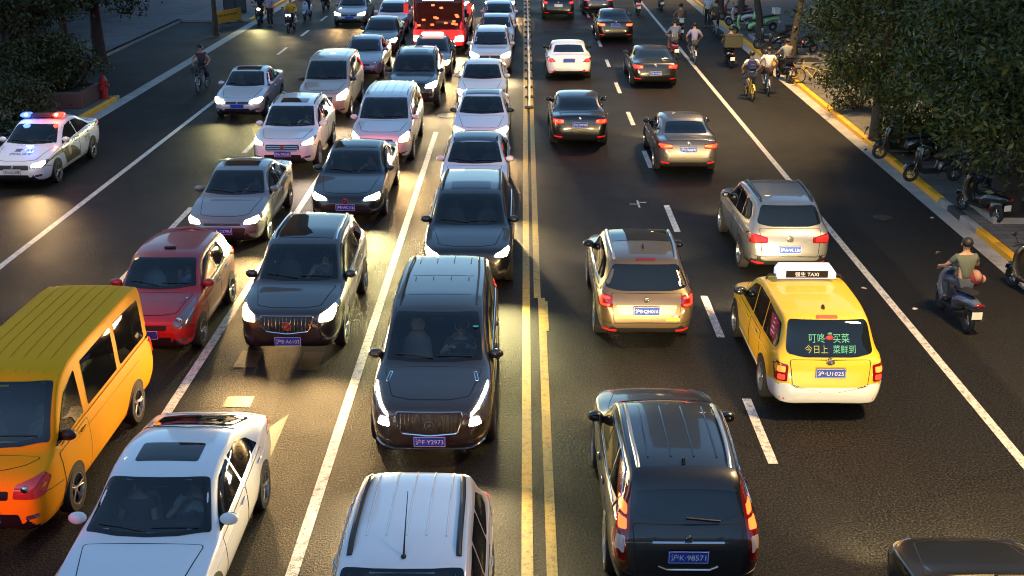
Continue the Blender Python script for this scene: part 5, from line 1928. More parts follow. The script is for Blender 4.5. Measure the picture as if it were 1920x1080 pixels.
    K = dict(J)
    for s in 'lr':
        K['an' + s] = J['kn' + s].lerp(J['an' + s], .15 if shorts else .93)
    vs, fs = skin_mesh('trousers', [K[n] for n in nm], [(0, 1), (1, 2), (2, 3), (0, 4), (4, 5), (5, 6)], [.138, .105, .075, .072 if shorts else .055, .105, .075, .072 if shorts else .055])
    mb = MB()
    mb.add(vs, fs)
    mb.build('trousers', trousers, root, smooth=70)
    for s in 'lr':
        mb = MB()
        a = J['an' + s]
        mb.tube([a + Vector((0, -.075, -.045)), a + Vector((0, -.04, -.03)), a + Vector((0, .05, -.04)), a + Vector((0, .15, -.05)), a + Vector((0, .19, -.055))], [.022, .048, .046, .036, .018], 8)
        mb.build('shoe', shoes, root)
    mb = MB()
    mb.ell(hc + Vector((0, -.020, .030)), (.108, .112, .098), 14, 9)
    mb.build(hairname, hair, root)
    return root


# ------------------------------------------------------------------ two wheelers
TWG = 'scooters and bicycles by the kerb'


def wheel_part(name, root, y, R, tyre_r, x=0, spokes=10, rimcol=None, n=20):
    mb = MB()
    pr = [(R - tyre_r + tyre_r * cos(a), tyre_r * sin(a)) for a in [2 * pi * k / 8 for k in range(8)]]
    mb.lathe(pr, (x, y, R), 'x', n, 0, close=True)
    w = mb.build('wheel', RUBBER, root)
    mb = MB()
    mb.lathe([(R - 2 * tyre_r, -.01), (R - 2 * tyre_r + .012, 0), (R - 2 * tyre_r, .01)], (x, y, R), 'x', n, 0)
    for k in range(spokes):
        a = 2 * pi * k / spokes
        mb.tube([(x, y, R), (x, y + (R - 2 * tyre_r) * cos(a), R + (R - 2 * tyre_r) * sin(a))], .004 if spokes > 6 else .014, 4)
    mb.lathe([(.001, -.04), (.03, -.04), (.03, .04), (.001, .04)], (x, y, R), 'x', 10)
    mb.build('rim', rimcol or ALLOY, w)
    return w


def scooter(label, loc, rz, col, seat=PLASTIC, box=None, lit=None, mirrors=True, tail=None, group=TWG, plate=True, name='scooter', roll=0, bigtail=False):
    r = empty(name, loc, rz, label, 'scooter', group)
    if roll:
        r.rotation_euler = (0, roll, rz)
    R = .225
    wheel_part('wheel', r, .64, R, .05, spokes=5)
    wheel_part('wheel', r, -.60, R, .055, spokes=5)
    mb = MB()   # leg shield and front mudguard
    mb.tube([(0, .36, .30), (0, .47, .52), (0, .47, .78), (0, .40, .96), (0, .38, 1.0)], [.06, .075, .075, .085, .04], 10, sx=[2.6, 2.7, 2.5, 1.5, 1.5])
    mb.tube([(0, .86, .36), (0, .78, .475), (0, .64, .50), (0, .50, .42)], [.025, .04, .045, .03], 8, sx=[2.2, 2.2, 2.0, 1.8])
    mb.build('front_shield', col, r)
    mb = MB()
    mb.rbox((0, .12, .30), (.30, .58, .09), .03)
    mb.build('footboard', PLASTIC, r)
    mb = MB()   # rear fairing
    mb.tube([(0, -.10, .36), (0, -.16, .50), (0, -.36, .58), (0, -.62, .62), (0, -.88, .64), (0, -.98, .66)], [.10, .14, .13, .11, .075, .03], 10, sx=[1.4, 1.25, 1.25, 1.2, 1.2, 1.2])
    mb.build('rear_fairing', col, r)
    mb = MB()
    mb.tube([(0, .02, .70), (0, -.10, .735), (0, -.34, .755), (0, -.60, .80), (0, -.78, .80)], [.03, .06, .06, .06, .025], 10, sx=2.3)
    mb.build('seat', seat, r)
    mb = MB()
    for q in (-1, 1):
        mb.tube([(q * .08, .64, .225), (q * .08, .53, .55)], .022, 6)
    mb.tube([(0, .48, .7), (0, .38, 1.02)], .03, 8)
    mb.tube([(-.35, .28, 1.03), (-.20, .36, 1.04), (0, .38, 1.02), (.20, .36, 1.04), (.35, .28, 1.03)], .016, 8)
    hb = mb.build('handlebar', DARKMETAL, r)
    for q in (-1, 1):
        mb = MB()
        mb.tube([(q * .22, .35, 1.04), (q * .36, .275, 1.03)], .022, 8)
        mb.build('grip', RUBBER, hb)
        if mirrors:
            mb = MB()
            mb.tube([(q * .20, .36, 1.04), (q * .30, .37, 1.24)], .008, 6)
            mb.ell((q * .32, .37, 1.27), (.065, .018, .045), 10, 6)
            mb.build('mirror', PLASTIC, hb)
    mb = MB()
    mb.ell((0, .475, .90), (.085, .06, .07), 12, 8)
    mb.build('headlight', HOT[lit] if lit else LENS, r)
    if lit:
        d = bpy.data.lights.new('headlamp_beam', 'SPOT')
        d.energy, d.color, d.spot_size, d.spot_blend, d.shadow_soft_size = BEAM_W * .35, BEAM[lit], R_(80), .7, .04
        o = bpy.data.objects.new('headlamp_beam', d)
        COL.objects.link(o)
        o.parent = r
        o.location = (0, .60, .90)
        o.rotation_euler = (R_(83), 0, 0)
    mb = MB()
    mb.ell((0, -.965, .66), (.10, .03, .04), 10, 6)
    mb.build('tail_light', HOT[tail] if tail else LENS_RED, r)
    if plate:
        mb = MB()
        mb.rbox((0, -.93, .45), (.20, .012, .15), .005)
        mb.build('number_plate', PLATE_WHITE, r)
    mb = MB()
    mb.tube([(.13, -.25, .26), (.15, -.55, .27), (.15, -.85, .33)], [.03, .045, .045], 8)
    mb.build('exhaust', DARKMETAL, r)
    if box:
        w, d_, h, m, z = box
        mb = MB()
        mb.rbox((0, -.72, z + h / 2), (w, d_, h), .03)
        bx = mb.build('storage_box', m, r)
        mb = MB()
        mb.rbox((0, -.72, z + h + .012), (w + .02, d_ + .02, .04), .012)
        mb.build('lid', m, bx)
        mb = MB()
        for q in (-1, 1):
            mb.tube([(q * .10, -.5, .75), (q * .10, -.95, z)], .012, 6)
        mb.build('carrier_rack', DARKMETAL, r)
    return r


def bicycle(label, loc, rz, col, group=TWG, basket=True, rimcol=None, R=.30, guard=None, roll=0):
    r = empty('bicycle', loc, rz, label, 'bicycle', group)
    if roll:
        r.rotation_euler = (0, roll, rz)
    wheel_part('wheel', r, .52, R, .022, spokes=14, rimcol=rimcol, n=24)
    wheel_part('wheel', r, -.52, R, .022, spokes=14, rimcol=rimcol, n=24)
    mb = MB()
    bbk, hd = Vector((0, -.06, .28)), Vector((0, .36, .78))
    st = Vector((0, -.22, .74))
    for a, b, q in ((bbk, hd - Vector((0, -.02, .10)), .022), (bbk, st, .018), (hd - Vector((0, 0, .06)), st - Vector((0, -.03, .14)), .018), (hd, Vector((0, .34, .92)), .018)):
        mb.tube([a, b], q, 8)
    for q in (-1, 1):
        mb.tube([bbk, (q * .05, -.52, R)], .011, 6)
        mb.tube([st - Vector((0, 0, .1)), (q * .05, -.52, R)], .009, 6)
        mb.tube([hd - Vector((0, -.03, .14)), (q * .05, .48, .40), (q * .05, .52, R)], .013, 6)
    mb.build('frame', col, r)
    mb = MB()
    mb.tube([(-.29, .20, 1.00), (-.22, .30, 1.0), (0, .35, .95), (.22, .30, 1.0), (.29, .20, 1.00)], .012, 8)
    hb = mb.build('handlebar', DARKMETAL, r)
    for q in (-1, 1):
        mb = MB()
        mb.tube([(q * .27, .22, 1.0), (q * .30, .12, 1.0)], .018, 8)
        mb.build('grip', RUBBER, hb)
    mb = MB()
    mb.tube([(0, -.06, .83), (0, -.20, .845), (0, -.34, .85)], [.02, .035, .04], 8, sx=[1, 1.5, 2.3])
    mb.build('saddle', RUBBER, r)
    mb = MB()
    mb.lathe([(.085, -.008), (.085, .008)], (.055, -.06, .28), 'x', 16)
    for q, dy, dz in ((1, .12, -.11), (-1, -.12, .11)):
        mb.tube([(q * .06, -.06, .28), (q * .09, -.06 + dy, .28 + dz)], .01, 6)
        mb.rbox((q * .14, -.06 + dy, .28 + dz), (.10, .07, .022), .006)
    mb.build('pedal_crank', DARKMETAL, r)
    g = guard or col
    for y, a0, a1 in ((-.52, .15, 2.7), (.52, .5, 2.6)):
        mb = MB()
        pts = [(0, y + (R + .03) * cos(a) * (1 if y > 0 else -1) * (-1), R + (R + .03) * sin(a)) for a in np.linspace(a0, a1, 10)]
        mb.tube(pts, .007, 6, sx=4.0)
        mb.build('mudguard', g, r)
    if basket:
        mb = MB()
        for z in np.linspace(.76, .97, 5):
            k = (z - .76) * .22
            mb.tube([(-.14 - k, .44, z), (.14 + k, .44, z), (.15 + k, .66 + k, z), (-.15 - k, .66 + k, z), (-.14 - k, .44, z)], .006, 5)
        for x in np.linspace(-.14, .14, 7):
            mb.tube([(x, .67, .76), (x * 1.25, .71, .97)], .005, 4)
            mb.tube([(x, .44, .76), (x * 1.2, .44, .97)], .005, 4)
        for y in np.linspace(.46, .66, 5):
            for q in (-1, 1):
                mb.tube([(q * .14, y, .76), (q * .185, y + .01, .97)], .005, 4)
        mb.box((0, .55, .755), (.28, .22, .01))
        mb.build('basket', DARKMETAL, r)
    return r


RIDE_S = dict(pelvis=(0, -.22, .90), lean=.16, hand=(.30, .22, 1.06), foot_l=(-.12, .22, .35), foot_r=(.12, .22, .35))
RIDE_B = dict(pelvis=(0, -.20, .97), lean=.30, hand=(.285, .10, 1.04), foot_l=(-.13, -.17, .40), foot_r=(.13, .06, .19))
STAND = dict(pelvis=(0, 0, .93), lean=.02, hand=(.25, .05, .78), foot_l=(-.10, .03, 0), foot_r=(.10, -.03, 0), knee=(0, 1, 0))
RGRP = 'riders on scooters and bicycles'


def rider(what, px, rz, blabel, plabel, shirt, trousers, veh, pose=None, z=0, **kw):
    x, y = at(*px, z)
    rz = R_(rz)
    # px is the foot of the wheel nearest the viewer
    near = -.60 if cos(rz) > 0 else .64
    lx, ly = x + sin(rz) * near, y - cos(rz) * near
    loc = (lx, ly, z)
    v = scooter(blabel, loc, rz, **veh) if what == 's' else bicycle(blabel, loc, rz, **veh)
    p = None
    if plabel:
        p = person(plabel, loc, rz, pose or (RIDE_S if what == 's' else RIDE_B), shirt, trousers, RGRP, **kw)
    return v, p


c_white = cloth('white', (.62, .60, .57))
c_blue = cloth('blue', (.10, .14, .24))
c_lav = cloth('lavender', (.22, .23, .40))
c_grey = cloth('grey_green', (.085, .105, .09))
c_brown = cloth('brown', (.13, .09, .055))
c_black = cloth('black', (.012, .012, .014))
c_navy = cloth('navy', (.015, .02, .05))
c_dkgrey = cloth('dark_grey', (.05, .05, .055))
c_jean = cloth('denim', (.05, .07, .11))
c_yellow = cloth('yellow', (.55, .30, .015))
c_maroon = cloth('maroon', (.12, .015, .02))
c_olive = cloth('olive', (.05, .05, .03))
sc_blue = paint('scooter_blue', (.06, .09, .16))
sc_red = paint('scooter_red', (.30, .02, .03))
sc_black = paint('scooter_black', (.01, .01, .012))
sc_white = paint('scooter_white', (.50, .50, .50))
sc_green = paint('scooter_green', (.25, .55, .22))
bk_yellow = paint('bike_yellow', (.65, .40, .02))
bk_orange = paint('bike_orange', (.55, .16, .02))
bk_silver = paint('bike_silver', (.35, .36, .38), .6)
bk_white = paint('bike_white', (.55, .55, .56))
bk_blue = paint('bike_blue', (.05, .12, .22))

# right hand cycle lane
v, p = rider('s', (1812, 622), 4, 'blue grey scooter ridden alone down the right hand cycle lane', 'rider in a grey green shirt alone in the right hand cycle lane', c_grey, c_jean, dict(col=sc_blue), shoes=SHOE)
mb = MB()
mb.ell((0, 0, 0), (.17, .15, .15), 14, 9)
mb.ell((.02, -.01, .05), (.10, .16, .12), 12, 8, 1)
mb.ell((.17, .02, -.02), (.06, .09, .08), 10, 6, 1)
o = mb.build('bag', [c_maroon, cloth('pale_red', (.30, .16, .14))])
o.location = Vector(p.location) + Vector((.20, -.22, .95))
tag(o, 'round maroon bag carried on the side of the blue grey scooter', 'bag')
scooter('black motor scooter standing at the right edge beside the kerb', (*at(1932, 556), 0), R_(14), sc_black, seat=PLASTIC, box=(.34, .30, .26, PLASTIC, .84))

v, p = rider('b', (1411, 190), 3, 'yellow bicycle ridden by the person with a navy backpack', 'cyclist in a white top wearing a navy backpack', c_white, c_jean, dict(col=bk_yellow, rimcol=bk_yellow), shoes=SHOE)
mb = MB()
mb.rbox((0, 0, 0), (.31, .17, .44), .06)
mb.rbox((0, -.10, -.07), (.24, .07, .22), .03)
for q in (-1, 1):
    mb.tube([(q * .10, .06, .20), (q * .12, .17, .24), (q * .13, .27, .13), (q * .12, .22, -.08), (q * .12, .08, -.16)], .02, 6, sx=1.6)
o = mb.build('backpack', cloth('backpack_navy', (.012, .02, .09)))
o.location = Vector(p.location) + Vector((0, -.215, 1.28))
o.rotation_euler = (-.26, 0, p.rotation_euler.z)
tag(o, 'navy backpack worn by the cyclist in a white top', 'backpack')
v, p = rider('b', (1440, 180), -4, 'dark bicycle ridden by the person in a loose white shirt', 'cyclist in a loose white shirt with a black shoulder strap', c_white, cloth('dark_shorts', (.05, .02, .02)), dict(col=bk_blue, guard=bk_silver), shoes=SHOEW, shorts=True)
mb = MB()
mb.tube([(-.05, .10, .0), (.0, -.04, .30), (.03, -.13, .05), (.06, -.16, -.30), (.10, -.10, -.42)], .012, 6, sx=1.6)
o = mb.build('shoulder_strap', c_black)
o.parent = p
o.location = (-.06, -.02, 1.28)
v, p = rider('s', (1478, 156), 8, 'dark scooter stopped at the kerb beside the cyclist in a loose white shirt', 'rider in a grey top resting one foot on the yellow kerb', cloth('slate', (.16, .17, .19)), c_black, dict(col=sc_black, box=(.40, .28, .20, PLASTIC, .86), tail=None), pose=dict(RIDE_S, foot_r=(.62, .10, .16), foot_l=(-.14, .22, .35)), shoes=SHOE)
v, p = rider('s', (1370, 128), 0, 'scooter loaded with a wide dark delivery box behind the rider', 'rider in maroon half hidden by a wide dark delivery box', c_maroon, c_black, dict(col=sc_black, box=(.78, .50, .52, cloth('box_olive', (.035, .038, .028)), .92)))
v, p = rider('b', (1303, 122), 2, 'pale bicycle ridden by the person in a lavender shirt', 'cyclist in a lavender blue shirt out in the cycle lane', c_lav, c_dkgrey, dict(col=bk_white, basket=True), sleeves=.8)
v, p = rider('s', (1266, 112), 3, 'red tailed scooter on the white edge line beside the black saloon', 'rider in a slate blue shirt on the white edge line', c_blue, c_dkgrey, dict(col=sc_red), sleeves=.9)
v, p = rider('s', (1276, 74), 0, 'dark scooter with a white tail box ridden by the person in brown', 'rider in a brown shirt ahead of the slate blue rider', c_brown, c_dkgrey, dict(col=sc_black, box=(.22, .2, .2, WHITEST, .84)), sleeves=.9)
v, p = rider('b', (1343, 69), 0, 'silver bicycle ridden by the person in a dark jacket near the kerb', 'cyclist in a dark brown jacket beside the walker in white', c_olive, c_black, dict(col=bk_silver), sleeves=1.2)
x, y = at(1326, 52)
person('walker in a pale blue shirt on the gutter strip beside a cyclist', (x, y, 0), 0, STAND, cloth('pale_blue', (.36, .42, .50)), c_black, 'people on foot')
v, p = rider('s', (1197, 28), 0, 'pale scooter on the white edge line at the top edge', 'rider in a pale lilac top at the top edge of the road', cloth('lilac', (.36, .34, .40)), c_dkgrey, dict(col=sc_white, tail='red'))
v, p = rider('s', (1240, 19), 0, 'grey scooter at the top edge between the edge line and kerb', 'rider in dark grey at the top edge between edge line and kerb', c_dkgrey, c_black, dict(col=bk_silver))

# left side, coming towards the viewer
v, p = rider('b', (371, 175), 176, 'grey bicycle with a front basket on the left side of the road', 'cyclist in a dark vest riding alone on the left side', c_dkgrey, c_black, dict(col=bk_silver), sleeves=.25)
v, p = rider('s', (541, 62), 176, 'black scooter with twin headlamps ridden by the person in yellow', 'rider in a yellow jacket on a scooter with twin headlamps', c_yellow, c_black, dict(col=sc_black), sleeves=1.2, hair=mat('helmet_yellow', (.55, .38, .06), .4), hairname='helmet')
for q in (-1, 1):
    mb = MB()
    mb.ell((q * .085, .50, .90), (.05, .04, .05), 10, 6)
    mb.build('lamp', HOT['white'], v)
d = bpy.data.lights.new('headlamp_beam', 'SPOT')
d.energy, d.color, d.spot_size, d.spot_blend, d.shadow_soft_size = BEAM_W * .12, BEAM['white'], R_(70), .7, .04
o = bpy.data.objects.new('headlamp_beam', d)
COL.objects.link(o)
o.parent = v
o.location, o.rotation_euler = (0, .62, .90), (R_(82), 0, 0)
v, p = rider('s', (486, 50), 184, 'scooter with one dazzling headlamp at the left kerb', 'rider behind a dazzling headlamp at the left kerb', c_black, c_black, dict(col=sc_black, lit='green'))
x, y = at(508, 50)
person('walker in a lavender top standing at the left kerb', (x, y, 0), R_(170), STAND, cloth('lavender2', (.24, .23, .34)), c_black, 'people on foot')
v, p = rider('s', (572, 38), 176, 'pale blue fronted scooter behind the rider in yellow', 'rider in black on a pale blue fronted scooter', c_black, c_black, dict(col=paint('scooter_ice', (.32, .42, .50))))
v, p = rider('s', (607, 20), 176, 'dark scooter farthest up the left side of the road', 'rider in pink farthest up the left side of the road', cloth('pink', (.40, .22, .20)), c_black, dict(col=sc_black))

# parked on the right hand pavement
PKG = 'scooters parked on the right pavement'
for px, rz, col, lab, kw in (
        ((1400, 66), 78, sc_green, 'green and white scooter parked beside a thin tree trunk', dict(seat=PLASTIC)),
        ((1428, 58), 100, sc_green, 'green scooter with a white seat box parked behind the tree trunk', dict(box=(.4, .34, .3, WHITEST, .84))),
        ((1388, 50), 60, sc_white, 'pale scooter parked behind the green and white scooter', dict()),
        ((1462, 104), 75, sc_black, 'black scooter with a glowing tail lamp parked by a trunk', dict(tail='redcore')),
        ((1502, 100), 105, sc_black, 'black scooter parked to the right of the leaning trunk', dict()),
        ((1690, 300), 80, sc_black, 'black scooter parked under the dense tree', dict()),
        ((1748, 340), 95, sc_black, 'black scooter parked between the dense tree and the courier scooter', dict(seat=cloth('seat_brown', (.09, .05, .03)))),
        ((1446, 92), 88, sc_black, 'black scooter with a small tail box parked beside the slanted trunk', dict(box=(.3, .28, .24, c_black, .86))),
        ((1375, 38), 80, sc_red, 'red scooter parked at the far end of the parked row', dict()),
        ((1835, 405), 20, sc_black, 'courier scooter with a dark square box parked on the pavement', dict(box=(.46, .44, .42, c_black, .86))),
        ((1888, 372), 60, sc_black, 'dark scooter parked between the traffic cone and tree trunk', dict())):
    x, y = at(*px, .15)
    scooter(lab, (x, y, .148), R_(rz), col, group=PKG, **kw)
x, y = at(1520, 158, .15)
bicycle('yellow shared bicycle parked on the right pavement', (x, y, .148), R_(60), bk_yellow, rimcol=bk_yellow, group='bicycles parked on the right pavement')

# ------------------------------------------------------------------ small street objects
x, y = at(1866, 398, .15)
mb = MB()
for k in range(6):
    r0, r1 = .165 - .024 * k, .165 - .024 * (k + 1)
    mb.lathe([(r0, .06 + .11 * k), (r1, .06 + .11 * (k + 1))], n=16, mi=k % 2)
mb.rbox((0, 0, .03), (.42, .42, .06), .02, 0)
mb.lathe([(.021, .72), (.001, .725)], n=10)
o = mb.build('traffic_cone', [mat('cone_red', (.5, .05, .02), .5), mat('cone_white', (.6, .6, .6), .5)])
o.location = (x, y, .148)
tag(o, 'red and white striped traffic cone beside the courier scooter', 'traffic cone')

x, y = at(197, 184, .15)
r = empty('fire_hydrant', (x, y, .148), 0, 'red fire hydrant at the left kerb by the planter', 'fire hydrant')
HYD = mat('hydrant_red', (.34, .02, .025), .45)
mb = MB()
mb.lathe([(.001, 0), (.20, 0), (.20, .05), (.13, .06), (.12, .60), (.16, .62), (.16, .67), (.13, .69), (.10, .78), (.04, .84), (.001, .85)], n=18)
mb.build('body', HYD, r)
mb = MB()
for q in (-1, 1):
    mb.tube([(q * .10, 0, .50), (q * .21, 0, .50)], .06, 10)
mb.tube([(0, -.10, .42), (0, -.22, .42)], .08, 12)
mb.build('outlet', HYD, r)
mb = MB()
mb.tube([(0, 0, .84), (0, 0, .90)], .025, 6)
mb.build('valve_nut', HYD, r)

# yellow barrier board and utility cabinet on the far left pavement
(xa, ya), (xb, yb) = at(399, 50, .15), at(453, 40, .15)
L_ = sqrt((xb - xa) ** 2 + (yb - ya) ** 2)
r = empty('barrier_board', ((xa + xb) / 2, (ya + yb) / 2, .148), atan2(yb - ya, xb - xa), 'long yellow barrier board standing on the left pavement', 'barrier')
mb = MB()
mb.rbox((0, 0, .42), (L_, .05, .66), .01)
mb.build('board', mat('board_yellow', (.42, .22, .01), .6, noise=.25, nscale=2), r)
mb = MB()
for k in range(9):
    mb.box((-.8 + .2 * k, -.03, .50), (.12, .006, .12))
mb.build('lettering', mat('board_ink', (.12, .06, .01), .6), r, smooth=0)
for q in (-1, 0, 1):
    mb = MB()
    mb.rbox((q * L_ * .45, .04, .39), (.06, .06, .78), .01)
    mb.rbox((q * L_ * .45, .04, .03), (.08, .5, .06), .01)
    mb.build('post', DARKMETAL, r)
x, y = at(447, 28, .15)
r = empty('utility_cabinet', (x - .4, y + 1, .148), .2, 'dark utility cabinet behind the yellow barrier board', 'cabinet')
mb = MB()
mb.rbox((0, 0, .8), (1.3, .6, 1.5), .03)
mb.rbox((0, 0, 1.57), (1.4, .7, .06), .02)
mb.build('body', DARKMETAL, r)
mb = MB()
for q in (-1, 1):
    mb.rbox((q * .31, -.31, .8), (.56, .03, 1.3), .01)
mb.build('door', mat('cabinet_door', (.05, .05, .05), .5), r)
# stone balls on the left forecourt
for i, (px, lab) in enumerate((((24, 168), 'pale stone ball bollard beside the forked tree'), ((41, 160), 'stone ball bollard behind the one beside the forked tree'))):
    x, y = at(*px, .15)
    mb = MB()
    mb.lathe([(.001, 0), (.22, 0), (.22, .10), (.12, .14), (.20, .20), (.30, .36), (.33, .50), (.30, .64), (.20, .78), (.08, .83), (.001, .84)], n=18)
    o = mb.build('stone_bollard', mat('pale_stone', (.28, .28, .27), .7, noise=.25))
    o.location = (x, y, .148)
    tag(o, lab, 'bollard', 'stone ball bollards')
# litter on the road
for px, lab in (((1748, 409), 'scrap of white paper on the road near the right kerb'), ((1620, 541), 'small white scrap on the road beside the edge line'), ((1716, 580), 'small white scrap on the road behind the lone scooter')):
    x, y = at(*px)
    mb = MB()
    mb.add([(-.05, -.03, .012), (.045, -.035, .02), (.055, .03, .012), (-.01, .04, .03), (-.055, .03, .014)], [(0, 1, 2, 3, 4)])
    mb.add([(-.05, -.03, .008), (.045, -.035, .012), (.055, .03, .008), (-.01, .04, .01), (-.055, .03, .008)], [(4, 3, 2, 1, 0)])
    o = mb.build('paper_scrap', mat('paper', (.5, .48, .45), .8))
    o.location = (x, y, .0)
    o.rotation_euler = (0, 0, random.random() * 3)
    tag(o, lab, 'litter', 'scraps of litter')


# drivers seen through the windscreens
DG = 'people behind windscreens'


def driver(c, label, shirt, dx=0, sleeves=.5, hands=True, passenger=False):
    x = .37 if passenger else -.37
    ys, z = c.seat_y, c.sit
    w = c.wheel_c
    P = dict(pelvis=(x, ys + .17, z + .02), lean=-.22, foot_l=(x - .10, ys + .95, z - .18), foot_r=(x + .10, ys + .95, z - .18), knee=(0, .4, 1))
    if passenger:
        P['hand_l'], P['hand_r'] = (x - .10, ys + .42, z + .14), (x + .12, ys + .42, z + .14)
    else:
        P['hand_l'], P['hand_r'] = w + Vector((-.17, -.10, .06)), w + Vector((.17, -.10, .06))
    f = person(label, c.loc, c.rz, P, shirt, c_black, DG, sleeves=sleeves)
    return f


driver(MAZ, 'driver in a pale shirt inside the white saloon with a dark sunroof', cloth('pale_grey', (.34, .35, .36)))
driver(MAZ, 'front passenger in black inside the white saloon with a dark sunroof', c_dkgrey, passenger=True)
driver(SWI, 'driver in a blue shirt inside the red hatchback', cloth('bright_blue', (.06, .12, .40)), sleeves=.4)
driver(ENV, 'driver in grey inside the brown SUV with chrome rails', cloth('mid_grey', (.16, .16, .17)))
driver(GL, 'driver in dark clothes inside the dark brown minivan', c_dkgrey)
driver(CAM, 'driver in black inside the black saloon with purple plate', c_black)
driver(CRU, 'driver in navy inside the grey saloon with warm headlamps', c_navy)
driver(CRV, 'driver in white inside the white SUV with black grille', c_white)


# ------------------------------------------------------------------ trees and shrubs
def leaf_mat(name, a, b):
    m = bpy.data.materials.new(name)
    m.use_nodes = True
    t = m.node_tree
    p = t.nodes['Principled BSDF']
    g = t.nodes.new('ShaderNodeNewGeometry')
    r = t.nodes.new('ShaderNodeValToRGB')
    r.color_ramp.elements[0].color = (*a, 1)
    r.color_ramp.elements[1].color = (*b, 1)
    e = r.color_ramp.elements.new(.93)
    e.color = (b[0] * 1.5, b[1] * 1.25, b[2] * .8, 1)
    t.links.new(g.outputs['Random Per Island'], r.inputs[0])
    t.links.new(r.outputs[0], p.inputs['Base Color'])
    p.inputs['Roughness'].default_value = .5
    p.inputs['Specular IOR Level'].default_value = .35
    p.inputs['Transmission Weight'].default_value = 0
    return m


LEAF = leaf_mat('street_leaves', (.010, .022, .007), (.042, .066, .016))
LEAFD = leaf_mat('dark_leaves', (.008, .018, .007), (.030, .050, .018))
LEAFS = leaf_mat('shrub_leaves', (.010, .020, .007), (.042, .055, .018))
BARK = mat('bark', (.055, .042, .032), .9, noise=.4, nscale=6, bump=.6)


def crown_mesh(name, seed, rad, clusters, per, leaf, spread, m, shell=.45, flat=1.0):
    rg = np.random.default_rng(seed)
    cs = []
    while len(cs) < clusters:
        p = rg.uniform(-1, 1, 3)
        d = np.linalg.norm(p)
        if d > 1 or d < shell * rg.random():
            continue
        cs.append(p * np.array(rad))
    vs, fs = [], []
    for c in cs:
        k = int(per * rg.uniform(.5, 1.5))
        sp = spread * rg.uniform(.7, 1.35)
        P = rg.normal(0, 1, (k, 3)) * sp * np.array([1, 1, .62]) + c
        for q in P:
            a = rg.normal(0, 1, 3)
            a /= np.linalg.norm(a)
            b = np.cross(a, rg.normal(0, 1, 3))
            b /= np.linalg.norm(b) + 1e-9
            n = np.cross(a, b)
            s = leaf * rg.uniform(.5, 1.5)
            o = len(vs)
            vs += [tuple(q - a * s), tuple(q + b * s * .42 + n * s * .10), tuple(q + a * s), tuple(q - b * s * .42 + n * s * .10)]
            fs.append((o, o + 1, o + 2, o + 3))
    me = bpy.data.meshes.new(name)
    me.from_pydata(vs, [], fs)
    me.materials.append(m)
    me.update()
    return me, cs


def tree(label, base, trunk, crown_c, rad, seed, m=LEAF, clusters=60, per=130, leaf=.085, spread=.42, r0=.16, limbs=14, group='street trees', name='street_tree', z=.15):
    """trunk: list of points above the base; crown_c: crown centre above the base"""
    r = empty(name, (base[0], base[1], z), 0, label, 'tree', group)
    me, cs = crown_mesh('crown', seed, rad, clusters, per, leaf, spread, m)
    k = len(trunk)
    mb = MB()
    mb.tube([(0, 0, -.1)] + trunk, [r0 * 1.25] + [r0 * (1 - .55 * i / max(1, k - 1)) for i in range(k)], 9)
    top = Vector(trunk[-1])
    rnd = random.Random(seed)
    for c in sorted(cs, key=lambda q: rnd.random())[:limbs]:
        e = Vector(crown_c) + Vector(c)
        s = Vector(trunk[max(1, k - 2)]).lerp(top, rnd.random())
        mid = s.lerp(e, .5) + Vector((rnd.uniform(-.3, .3), rnd.uniform(-.3, .3), rnd.uniform(.0, .45)))
        q = r0 * .34
        mb.tube([s, s.lerp(mid, .5) + Vector((0, 0, .12)), mid, e], [q, q * .8, q * .55, q * .2], 6)
    mb.build('trunk', BARK, r)
    o = put('crown', me, r, crown_c)
    return r


def shrub(label, base, c, rad, seed, m=LEAFS, clusters=30, per=130, leaf=.07, spread=.26, z=.15, group='shrubs by the road'):
    r = empty('shrub', (base[0], base[1], z), 0, label, 'shrub', group)
    me, cs = crown_mesh('foliage', seed, rad, clusters, per, leaf, spread, m)
    mb = MB()
    for q in cs[:10]:
        e = Vector(c) + Vector(q)
        mb.tube([(e.x * .15, e.y * .15, 0), (e.x * .5, e.y * .5, e.z * .5), e], [.03, .02, .006], 5)
    mb.build('stem', BARK, r)
    put('foliage', me, r, c)
    return r


# right hand pavement, near to far
T = PITS
tree('dense low hanging tree nearest on the right pavement', T[0], [(0, 0, 1.0), (.05, 0, 2.0), (0, .1, 3.0), (-.1, 0, 4.2)], (-.15, -.2, 4.2), (3.1, 3.2, 3.1), 3, clusters=125, per=170, leaf=.085, spread=.40, r0=.20, limbs=18)
tree('second dense tree on the right pavement leaning over the kerb', T[1], [(0, 0, 1.0), (-.05, 0, 2.0), (.1, .1, 3.0), (.2, 0, 4.0)], (.8, -.3, 3.9), (2.8, 3.0, 3.1), 5, clusters=120, per=170, leaf=.085, spread=.42, r0=.17, limbs=16)
x, y = at(1760, 320, .15)
tree('bushy tree between the two dense trees on the right', (x + 1.6, y + 1.2), [(0, 0, .9), (.1, 0, 1.8), (0, 0, 2.8)], (-.4, -.2, 2.8), (2.2, 2.4, 2.4), 8, clusters=84, per=150, leaf=.085, spread=.38, r0=.12)
tree('leaning trunk tree beside the black parked scooters', T[2], [(.05, 0, 1.0), (.18, 0, 2.2), (.30, 0, 3.6), (.4, 0, 5.0)], (1.6, 0, 6.3), (2.6, 2.6, 2.2), 11, clusters=60, per=130, r0=.17, spread=.45, leaf=.10)
tree('tree with a slanted trunk beside the green scooters', T[3], [(-.1, 0, 1.0), (-.35, 0, 2.2), (-.6, 0, 3.4), (-.8, 0, 5.0)], (.6, 0, 6.6), (2.6, 2.6, 1.9), 12, clusters=50, per=120, r0=.18, leaf=.10)
